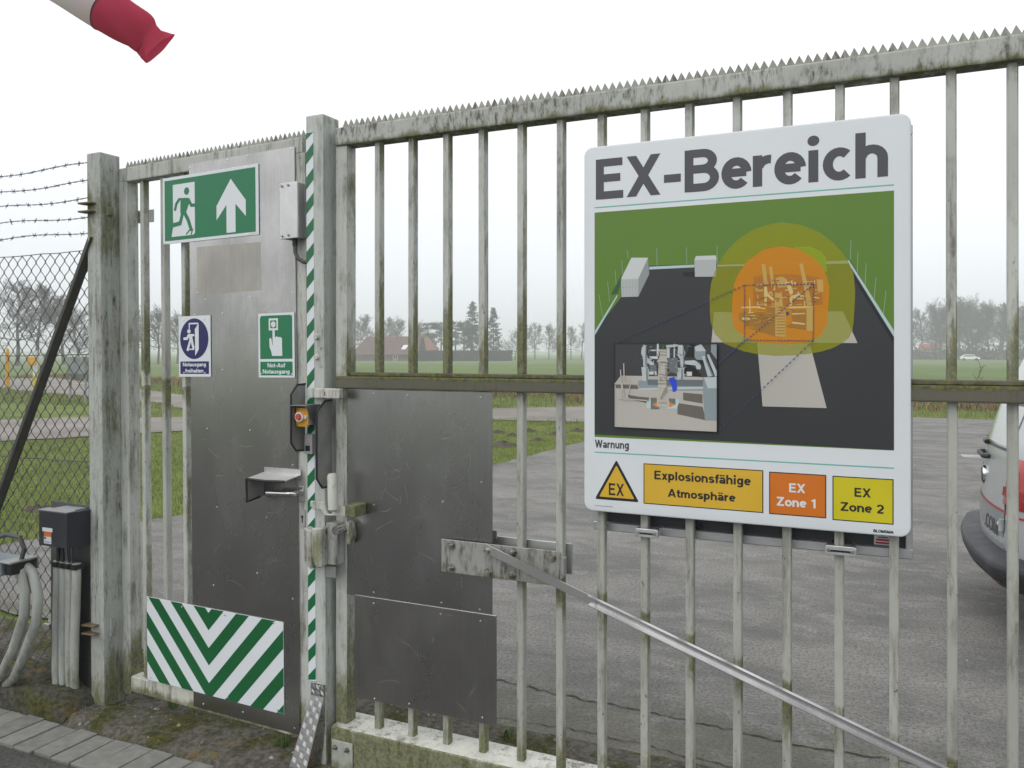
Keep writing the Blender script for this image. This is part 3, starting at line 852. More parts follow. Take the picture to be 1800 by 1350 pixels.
mled = NT("red_led"); mled.out((0.5, .05, .04), .4); mled.b.inputs['Emission Color'].default_value = (1, .08, .05, 1); mled.b.inputs['Emission Strength'].default_value = .5
build(MB().cyl((-.052, -.0195, 1.258), (-.052, -.0215, 1.258), .0028, n=10), "status_light", mled.m, rd)

# latch between post and leaf
lt = thing("gate_latch", "mossy grey swing latch with lever pipe joining post and gate leaf", "latch", (.05, -.03, .76))
build(MB().box(-.040, .105, -.030, -.012, 1.420, 1.458), "upper_strap", P_LATCH, lt, bevel=.003)
build(MB().box(-.022, -.010, -.012, .002, 1.424, 1.454), "strap_lug", P_LATCH, lt)
build(MB().box(.05, .062, -.012, .042, 1.424, 1.454), "strap_lug", P_LATCH, lt)
build(MB().box(.030, .034, -.0305, -.03, 1.430, 1.446), "slot", mat("slot_rust", (.10, .04, .02), .9), lt)
build(MB().prism([(-.028, 1.028), (.035, 1.028), (.05, .985), (.07, .985), (.078, 1.014), (.178, 1.022), (.178, .986), (.04, .978), (.02, 1.0), (-.015, .996), (-.03, 1.008)], 'y', -.040, -.028), "arm", P_LATCH, lt, bevel=.002)
build(MB().box(.135, .180, -.046, .03, .982, 1.026), "keeper", paint("keeper_paint", (.4, .41, .34), .9, .9, ((1.0, .1, .1, .7),), seed=31), lt, bevel=.003)
build(MB().tube([(.090, -.062, 1.143), (.090, -.062, 1.135), (.094, -.060, 1.01), (.094, -.060, 1.003)], [.014, .019, .019, .012], 16), "lever_pipe", P_LATCH, lt, smooth=True)
build(MB().box(.082, .106, -.062, -.028, 1.0, 1.02), "pipe_lug", P_LATCH, lt, bevel=.002)
cov = [(-.058, .925), (-.058, .80), (-.044, .780), (-.024, .766), (-.022, .912)]
build(MB().prism(cov, 'y', -.042, -.002), "cover", P_LATCH, lt, bevel=.003)
build(MB().prism([(-.018, .926), (-.018, .82), (-.006, .79), (.012, .776), (.030, .784), (.030, .93)], 'y', -.048, .0), "cover", P_LATCH, lt, bevel=.004)
build(MB().box(.022, .074, -.012, .036, .785, .945), "lock_case", paint("lock_paint", (.33, .34, .32), .7, .4, (), seed=33), lt, bevel=.003)
build(MB().cyl((.097, .036, .928), (.097, -.052, .928), .0165, n=24), "lock_cylinder", STEEL, lt, smooth=True)
build(MB().prism([(.108, .955), (.130, .95), (.138, .90), (.128, .868), (.112, .872), (.116, .91)], 'y', -.006, .030), "hook", P_LATCH, lt, bevel=.003)
build(MB().box(.018, .064, -.006, .0, .736, .778).box(.018, .022, -.006, .05, .736, .778), "lower_angle", A_GALV, lt, bevel=.001)
build(MB().box(.016, .03, -.02, .04, .90, .915), "pivot_plate", P_LATCH, lt)

# tread-plate cover on the post foot
ck = thing("tread_plate_cover", "bright chequered aluminium cover strip leaning on the post foot", "cover plate", (-.03, -.1, 0))
AT = alu("tread_alu", .40, .33, scr=.15, seed=15); AT2 = mat("tread_rib", (0.58, 0.58, 0.57), .3, 1.0, var=.06, sc=40)
# flat tab on the post, then a tapering channel running out to the ground
TAB = [(-.052, .322), (.012, .322), (.012, .272), (-.052, .272)]
build(MB().prism(TAB, 'y', -.006, -.003), "tab", AT, ck, bevel=.0008)
F0 = [Vector((-.050, -.005, .275)), Vector((.011, -.005, .275))]
F1 = [Vector((-.108, -.068, .006)), Vector((-.026, -.068, .006))]
face = MB(); nrm = (F0[1] - F0[0]).cross(F1[0] - F0[0]).normalized()
if nrm.y > 0: nrm = -nrm
t_ = nrm * .003
v = [F0[0], F0[1], F1[1], F1[0]]
face._add([p for p in v] + [p - t_ for p in v], [(0, 1, 2, 3), (7, 6, 5, 4), (0, 4, 5, 1), (1, 5, 6, 2), (2, 6, 7, 3), (3, 7, 4, 0)])
build(face, "front_face", AT, ck)
sd_ = [F0[1], F1[1], Vector((-.008, -.004, .006)), Vector((.012, -.002, .16))]
sm = MB(); tt = Vector((-.002, 0, 0)); sm._add(sd_ + [p + tt for p in sd_], [(0, 1, 2, 3), (7, 6, 5, 4), (0, 4, 5, 1), (1, 5, 6, 2), (2, 6, 7, 3), (3, 7, 4, 0)])
build(sm, "side_face", AT, ck)
rb = MB(); ri = 0
def ribs(mb, P, nu, nv, cell_u, cell_v):
    """five-bar tread pattern: groups of slanted ribs, every other group turned"""
    for iv in range(nv):
        for iu in range(nu):
            cu, cv = (iu + .5) / nu, (iv + .5) / nv
            s = 1 if (iu + iv) % 2 else -1
            for k in range(4):
                o = (k - 1.5) * .20
                a = (cu + (-.36) / nu, cv + (o + s * -.22) / nv); b = (cu + .36 / nu, cv + (o + s * .22) / nv)
                if s < 0: a = (cu + (o - .16) / nu, cv - .42 / nv); b = (cu + (o + .16) / nu, cv + .42 / nv)
                if min(a + b) < .02 or max(a + b) > .98: continue
                p, q = P(*a), P(*b)
                mb.tube([p, p.lerp(q, .5), q], [.0004, .0013, .0004], 5)
def Pf(u, v): return F0[0].lerp(F0[1], u).lerp(F1[0].lerp(F1[1], u), v) + nrm * .0006
ribs(rb, Pf, 3, 13, 0, 0)
def Pt(u, v): return Vector((-.052 + .064 * u, -.0062, .322 - .05 * v))
ribs(rb, Pt, 3, 2, 0, 0)
def Ps(u, v): return sd_[0].lerp(sd_[3], u).lerp(sd_[1].lerp(sd_[2], u), v) + Vector((.0006, 0, 0))
ribs(rb, Ps, 3, 10, 0, 0)
tag(build(rb, "tread_rib", AT2, ck, smooth=True), kind="stuff")
rivets([(-.012, .312), (-.043, .284), (.000, .282)], -.006, ck)

# ================================================================ ESCAPE DOOR (slightly ajar, leaning a little)
DF = Matrix.Translation((-.107, .03, 0)) @ Euler((0, -.012, R(-3.4))).to_matrix().to_4x4()
DR = DF.to_euler()
door = thing("escape_door", "grey steel escape door with riveted aluminium sheet and serrated top", "door", (-.53, .03, 0), frame=DF)
build(MB().box(-1.088, .012, .0, .06, 2.382, 2.446), "top_rail", P_DOOR, door, bevel=.005, seg=2)
sp = MB(); serrated(sp, -1.075, .006, .0243, 2.440, 2.480, .026, .030); build(sp, "spike_strip", P_SPIKE, door)
build(MB().box(-1.090, -1.033, .0, .06, .06, 2.383), "stile", P_DOOR, door, bevel=.005, seg=2)
build(MB().box(-.030, .026, .0, .06, .06, 2.383), "stile", P_DOOR, door, bevel=.005, seg=2)
build(MB().box(-1.034, -.031, .0, .062, .072, .143), "bottom_rail", paint("door_sill_paint", (.56, .56, .5), .6, .6, ((.06, .06, .2, 1.0),), seed=18), door, bevel=.004)
b0 = None
for k, x in enumerate((-.968, -.833, -.703, -.57, -.44, -.31, -.18)):
    if b0 is None: b0 = o = build(MB().box(0, .026, .016, .048, .14, 2.385), "bar", P_BAR[3], door, bevel=.003)
    elif k == 1: o = b1 = build(MB().box(0, .026, .016, .048, .14, 2.385), "bar", P_BARLOW[2], door, bevel=.003)
    else: o = (b0 if k % 2 == 0 else b1).copy(); C.objects.link(o); o.parent = door
    o.location = Vector((x, 0, 0))
pan = build(MB().box(-.620, -.022, -.008, -.004, .088, 2.411), "sheet_panel", A_DOOR, door, bevel=.001)
rv = [(-.447, 1.762), (-.291, 1.823), (-.596, 1.855), (-.548, 1.824), (-.61, 1.763), (-.058, 1.83), (-.447, 1.526), (-.538, 1.278), (-.291, 1.279), (-.648, 2.394), (-.417, 2.4), (-.304, 2.406), (-.067, 2.402), (-.50, .62), (-.25, .70), (-.48, .95), (-.2, .93), (-.56, .11), (-.33, .12), (-.05, .11), (-.06, 1.15), (-.06, .62)]
rivets([(min(-.03, max(-.612, x + .012 * z)), min(2.403, z)) for x, z in rv], -.008, pan)
build(MB().box(-.042, -.020, -.0135, -.0, .55, 1.60).box(-.60, -.585, -.0, .004, .3, 2.2), "stiffener", A_GALV, door, bevel=.001) if False else None
build(MB().flat([(-.575, 1.845), (-.205, 1.85), (-.208, 2.045), (-.575, 2.05)], -.0083), "glue_mark", alu("glue_alu", .40, .34, scr=.1, seed=19, tint=(1, .95, .87)), pan, fixn=False)
scratches(pan, -.61, -.03, .55, 1.95, -.0081, 30, 8)
# handle, canopy, lock plate
build(MB().box(-.018, .008, -.006, .001, 1.005, 1.070), "rosette", STEEL, door, bevel=.006, seg=3)
lv = build(MB().tube([(-.004, -.006, 1.045), (-.004, -.045, 1.045), (-.014, -.055, 1.045), (-.05, -.057, 1.044), (-.135, -.055, 1.040)], .011, 14), "lever_handle", STEEL, door, smooth=True)
lk = build(MB().prism(rrect(-.014, .012, .905, .978, .011), 'y', -.005, .001), "lock_plate", mat("lock_plate_grey", (.5, .51, .5), .4, .6, var=.08), door)
build(MB().prism(disc(-.001, .948, .006, .006, 16), 'y', -.0056, -.004).prism([(-.0035, .945), (.0015, .945), (.0015, .925), (-.0035, .925)], 'y', -.0056, -.0045), "keyhole", S_BLACK, lk)
cp = build(MB().box(-.196, -.002, -.010, -.0075, 1.098, 1.134).prism([(-.0095, 1.1135), (-.100, 1.1005), (-.100, 1.0975), (-.0095, 1.1105)], 'x', -.200, -.002), "handle_canopy", alu("canopy_alu", .6, .42, seed=23), door)
build(MB().prism([(-.0095, 1.112), (-.099, 1.099), (-.097, 1.008), (-.04, 1.012), (-.0095, 1.02)], 'x', -.2025, -.2003), "side_cheek", a_guard, cp)
build(MB().tube([(-.002, -.101, 1.099), (-.10, -.103, 1.096), (-.2015, -.101, 1.099), (-.2015, -.099, 1.007), (-.2015, -.03, 1.017)], .0052, 8), "edge_trim", RUBBER, cp, smooth=True)
# hinge eye seen through the bars
build(MB().box(-1.055, -.965, .085, .090, 2.205, 2.262).box(-1.06, -1.05, .06, .09, 2.205, 2.262), "hinge_strap", P_DOOR, door)
build(MB().cyl((-1.01, .084, 2.236), (-1.01, .092, 2.236), .012, n=14), "hinge_hole", S_BLACK, door)
build(MB().cyl((-1.02, .07, .32), (-.955, .10, .318), .009, n=12), "hinge_pin", STEEL, door)
# drop bolt guide low on door edge
build(MB().box(.020, .0265, -.003, .0, .42, .75), "edge_strip", P_DOOR, door)

jb = thing("junction_box", "small grey cast junction box at the top corner of the door", "junction box", (0, 0, 2.03), frame=DF)
build(MB().box(-.055, .030, -.048, -.004, 2.040, 2.256), "box_body", A_CAST, jb, bevel=.004, seg=2)
build(MB().box(-.058, .033, -.054, -.0485, 2.038, 2.258), "lid", A_CAST, jb, bevel=.002)
sj = None
for a, b in ((-.046, 2.246), (-.014, 2.247), (-.046, 2.050), (-.014, 2.052)):
    mb = MB(); mb.cyl((a, -.054, b), (a, -.059, b), .005, n=10); build(mb, "screw", BOLT, jb)
build(MB().cyl((-.005, -.028, 2.04), (-.005, -.028, 2.012), .010, n=14), "cable_gland", RUBBER, jb)
build(MB().tube([(-.005, -.028, 2.015), (-.003, -.028, 1.985), (.010, -.027, 1.962), (.032, -.024, 1.948), (.062, -.016, 1.942)], .0078, 10), "cable", mat("cable_grey", (.06, .06, .065), .6), jb, smooth=True)

# ---- door signs
def dsign(name, label, x0, x1, z0, z1, y=-.0122, thick=.003):
    e = thing(name, label, "sign", ((x0 + x1) / 2, y, z0), frame=DF)
    build(MB().box(x0, x1, y, y + thick, z0, z1), "plate", S_WHITE, e, bevel=.0008)
    return e
def screws(e, pts, y):
    for a, b in pts:
        mb = MB(); mb.cyl((a, y, b), (a, y - .002, b), .0042, .003, 10); build(mb, "screw", RIVET, e)
y = -.0122 - .0004
# exit sign: running figure in a doorway and an arrow pointing up
ex = dsign("exit_sign", "green emergency exit sign with running figure and upward arrow", -.780, -.212, 2.075, 2.364)
m = MB(); fx = lambda u: -.780 + .568 * u; fz = lambda v: 2.075 + .289 * v
m.flat([(fx(.022), fz(.045)), (fx(.972), fz(.045)), (fx(.972), fz(.955)), (fx(.022), fz(.955))], y)
build(m, "green_field", S_GREEN, ex, fixn=False)
def EP(X, Y):    # the sign face in 0..1, from a 680 x 480 layout
    return (fx(X / 680.0), fz(1 - Y / 480.0))
m = MB()
m.flat([EP(78, 58), EP(240, 58), EP(240, 420), EP(228, 432), EP(66, 432), EP(80, 350), EP(78, 300)], y - .0003)
build(m, "white_doorway", S_WHITE, ex, fixn=False); m = MB()
m.flat([EP(395, 252), EP(495, 76), EP(596, 235), EP(596, 345), EP(526, 252), EP(526, 446), EP(464, 446), EP(464, 252), EP(395, 350)], y - .0003)
build(m, "white_arrow", S_WHITE, ex, fixn=False)
m = MB(); yy = y - .0006
m.flat([EP(*p) for p in disc(181, 116, 19, 27, 24)], yy)
line(m, [EP(152, 172), EP(150, 270)], .028, yy)
m.flat([EP(120, 158), EP(190, 165), EP(205, 190), EP(176, 268), EP(140, 268), EP(148, 190)], yy - .00005)
line(m, [EP(128, 166), EP(105, 196), EP(92, 245)], .0145, yy - .0001)
line(m, [EP(192, 172), EP(215, 222), EP(246, 224)], .0145, yy - .0001)
line(m, [EP(152, 262), EP(132, 340), EP(56, 352)], .0185, yy - .00015)
line(m, [EP(162, 262), EP(190, 320), EP(214, 398)], .0185, yy - .0002)
line(m, [EP(175, 425), EP(200, 398), EP(222, 398), EP(212, 430)], .007, yy - .00025)
build(m, "green_figure", S_GREEN, ex, fixn=False)
m = MB(); text(m, "-----", EP(640, 0)[0] - .012, EP(668, 0)[0], EP(0, 470)[1], EP(0, 464)[1], y, m=0); build(m, "small_print", S_GREEN, ex, fixn=False)
screws(ex, [(fx(.012) + .004, fz(.97)), (fx(.88), fz(.975)), (fx(.015) + .004, fz(.025)), (fx(.89), fz(.022))], -.0122)

# blue sign
bs = dsign("mandatory_sign", "blue and white sign with round door symbol and two lines of text", -.687, -.493, 1.497, 1.757)
fx = lambda u: -.687 + .194 * u; fz = lambda v: 1.497 + .260 * v
def BP(X, Y): return (fx((X - 320) / 545.0), fz(1 - (Y - 120) / 1042.0))
m = MB(); m.flat([BP(*p) for p in disc(590, 510, 242, 348, 56)], y)
m.flat([BP(348, 898), BP(836, 898), BP(836, 1112), BP(348, 1112)], y)
build(m, "blue_print", S_BLUE, bs, fixn=False)
m = MB(); yy = y - .0004
m.flat([BP(605, 345), BP(670, 245), BP(670, 692), BP(608, 805)], yy)
line(m, [BP(510, 340), BP(510, 250), BP(660, 250)], .0065, yy - .0001)
m.flat([BP(*p) for p in disc(503, 380, 30, 35, 22)], yy - .00005)
m.flat([BP(495, 425), BP(590, 430), BP(600, 465), BP(560, 470), BP(590, 650), BP(560, 655), BP(540, 560), BP(515, 540), BP(500, 480)], yy - .0001)
line(m, [BP(500, 440), BP(470, 505), BP(408, 505)], .0115, yy - .00015)
line(m, [BP(525, 540), BP(475, 715)], .0125, yy - .0002)
line(m, [BP(545, 520), BP(575, 655), BP(596, 655)], .0125, yy - .00025)
line(m, [BP(505, 690), BP(592, 690)], .0055, yy - .0001)
build(m, "white_pictogram", S_WHITE, bs, fixn=False)
m = MB()
text(m, "Notausgang", BP(392, 0)[0], BP(792, 0)[0], BP(0, 982)[1], BP(0, 918)[1], yy, .2)
text(m, "freihalten", BP(432, 0)[0], BP(748, 0)[0], BP(0, 1090)[1], BP(0, 1024)[1], yy, .2)
build(m, "lettering", S_WHITE, bs, fixn=False)
screws(bs, [BP(412, 180), BP(766, 180), BP(410, 1090), BP(768, 1095)], -.0122)

# green push-button sign
gs = dsign("push_button_sign", "green sign with hand pressing a button and two lines of text", -.220, -.027, 1.495, 1.753)
fx = lambda u: -.220 + .193 * u; fz = lambda v: 1.495 + .258 * v
def GP(X, Y): return (fx((X - 785) / 280.0), fz(1 - (Y - 228) / 508.0))
m = MB(); m.flat([GP(800, 245), GP(1050, 245), GP(1050, 588), GP(800, 588)], y); m.flat([GP(800, 610), GP(1050, 610), GP(1050, 718), GP(800, 718)], y)
build(m, "green_print", S_GREEN, gs, fixn=False)
m = MB()
m.flat([GP(870, 268), GP(942, 268), GP(942, 362), GP(870, 362)], yy)
m.flat([GP(899, 350), GP(915, 350), GP(918, 420), GP(930, 410), GP(944, 418), GP(958, 416), GP(972, 428), GP(972, 500), GP(974, 565), GP(895, 565), GP(888, 530), GP(875, 495), GP(873, 430), GP(886, 420), GP(892, 440), GP(896, 480), GP(899, 480)], yy - .0001)
build(m, "white_pictogram", S_WHITE, gs, fixn=False)
m = MB(); m.flat([GP(882, 284), GP(930, 284), GP(930, 346), GP(882, 346)], yy - .0002); build(m, "green_square", S_GREEN, gs, fixn=False)
m = MB(); m.flat([GP(*p) for p in disc(906, 316, 18, 24, 22)], yy - .0004)
text(m, "Not-Auf", GP(857, 0)[0], GP(995, 0)[0], GP(0, 655)[1], GP(0, 622)[1], yy, .2)
text(m, "Notausgang", GP(819, 0)[0], GP(1030, 0)[0], GP(0, 704)[1], GP(0, 671)[1], yy, .2)
build(m, "lettering", S_WHITE, gs, fixn=False)
screws(gs, [GP(803, 252), GP(1045, 246), GP(804, 706), GP(1047, 708)], -.0122)

# chevron board low on the door
cv = dsign("chevron_board", "wide green and white chevron board low on the door", -.905, -.098, .155, .522, y=-.0130)
m = MB(); x0, x1, z0, z1 = -.9045, -.0985, .1555, .5215
def clipz(poly, a, b, keep_lo):
    return poly
def clip_rect(poly):
    def cut(P, f):
        o = []
        for i in range(len(P)):
            a, b = P[i], P[(i + 1) % len(P)]; fa, fb = f(a), f(b)
            if fa >= 0: o.append(a)
            if (fa >= 0) != (fb >= 0):
                t = fa / (fa - fb); o.append((a[0] + (b[0] - a[0]) * t, a[1] + (b[1] - a[1]) * t))
        return o
    for f in (lambda p: p[0] - x0, lambda p: x1 - p[0], lambda p: p[1] - z0, lambda p: z1 - p[1]):
        poly = cut(poly, f)
        if len(poly) < 3: return None
    return poly
xc = -.518; per = .1475; wv = .0735; slope = 1.03
for k in range(-3, 10):
    zt = .502 - k * per
    for s in (-1, 1):
        L = .8
        P_ = [(xc, zt), (xc + s * L, zt + L * slope), (xc + s * L, zt - wv + L * slope), (xc, zt - wv)]
        q = clip_rect(P_)
        if q: m.flat(q, -.0130 - .0004)
build(m, "green_chevrons", mat("chevron_green", (0.004, 0.10, 0.028), .36, var=.04, sc=4), cv, fixn=False)
screws(cv, [(-.895, .510), (-.68, .506), (-.42, .506), (-.15, .512), (-.88, .168), (-.41, .166), (-.13, .17)], -.0130)
m = MB(); text(m, "-----", -.135, -.103, .158, .1625, -.0136); build(m, "small_print", S_WHITE, cv, fixn=False)

# ---- left post with strap brackets
lp = thing("hinge_post", "weathered grey steel post at the hinge side of the door with rusty straps", "post", (-1.237, .05, 0))
build(MB().box(-1.281, -1.196, 0, .105, -.1, 2.490), "shaft", P_POSTL, lp, bevel=.005, seg=2)
RUSTY = paint("rust_strap", (.17, .12, .06), .6, .6, (), seed=41, rust=.8)
for z in (2.262, 2.225, .375, .338):
    build(MB().prism([(-1.300, -.035), (-1.225, -.028), (-1.225, .01), (-1.300, .01)], 'z', z - .004, z + .004), "strap", RUSTY, lp, bevel=.002)
build(MB().box(-1.198, -1.185, .03, .06, 2.21, 2.25).box(-1.198, -1.185, .03, .06, .32, .40), "hinge", P_POSTL, lp)
for k in range(6):
    z = (2.458, 2.377, 2.298, 2.209, 2.144, 2.066)[k]
    build(MB().box(-1.294, -1.280, .04, .06, z - .012, z + .012), "wire_clip", mat("clip_dark", (.05, .05, .055), .6), lp)
lp.rotation_euler = (0, -.012, 0)
# far end post of the sliding gate
rp = thing("end_post", "square grey steel post at the far end of the gate leaf", "post", (4.72, .07, 0))
build(MB().box(4.66, 4.78, .01, .13, -.05, 2.5), "shaft", P_POST, rp, bevel=.005, seg=2)
build(MB().box(4.59, 4.665, .05, .09, 1.2, 1.26).box(4.59, 4.665, .05, .09, 2.2, 2.26), "hinge", P_POST, rp)

# ================================================================ EX-BEREICH BOARD
X0, Z0, YS = 1.056, 1.070, .018
exb = thing("hazard_board", "large white EX-Bereich board with site picture and yellow warning boxes", "sign", (1.545, .03, 1.07))
H_ = build(MB().prism(rrect(X0, X0 + .980, Z0, Z0 + 1.206, .030), 'y', YS, YS + .026), "panel", S_WHITE, exb, bevel=.005, seg=3, smooth=True)
def px(x): return X0 + x / 1000.0
def pz(z): return Z0 + z / 1000.0
PC = {'green': (0.10, 0.20, 0.022), 'dark': (0.032, 0.033, 0.037), 'dark2': (0.045, 0.046, 0.05), 'kerb': (.42, .55, .55), 'black': (.012, .012, .014), 'pole': (.25, .36, .27),
      'white': (.55, .58, .58), 'cont': (.42, .44, .44), 'contside': (.26, .28, .29), 'green_dk': (.03, .10, .03), 'conc': (.44, .42, .385), 'tan': (.50, .32, .08), 'tan_lt': (.62, .47, .18), 'tan_bg': (.40, .145, .01),
      'tan_dk': (.33, .155, .02), 'blue_dk': (.07, .07, .12), 'dash': (.05, .05, .13), 'shade': (.13, .12, .10), 'steel': (.24, .29, .31), 'steel_dk': (.13, .155, .16), 'steel_lt': (.46, .51, .53),
      'pale': (.45, .55, .58), 'orange': (.62, .21, .02), 'tower': (.47, .44, .39), 'tower_dk': (.26, .24, .21), 'royal': (.02, .06, .55)}
names = list(PC)
pm = [mat("pic_" + k, PC[k], .36, var=.03, sc=4, spec=.4) for k in names]
def film(name, col, a):
    t = NT(name); t.out(col, .36, 0, .4); t.b.inputs['Alpha'].default_value = a; return t.m
pm += [film("film_outer", (.36, .37, .003), .55), film("film_lime", (.36, .47, .01), .55), film("film_inner", (.72, .26, .003), .70)]
names += ['outer', 'lime', 'inner']
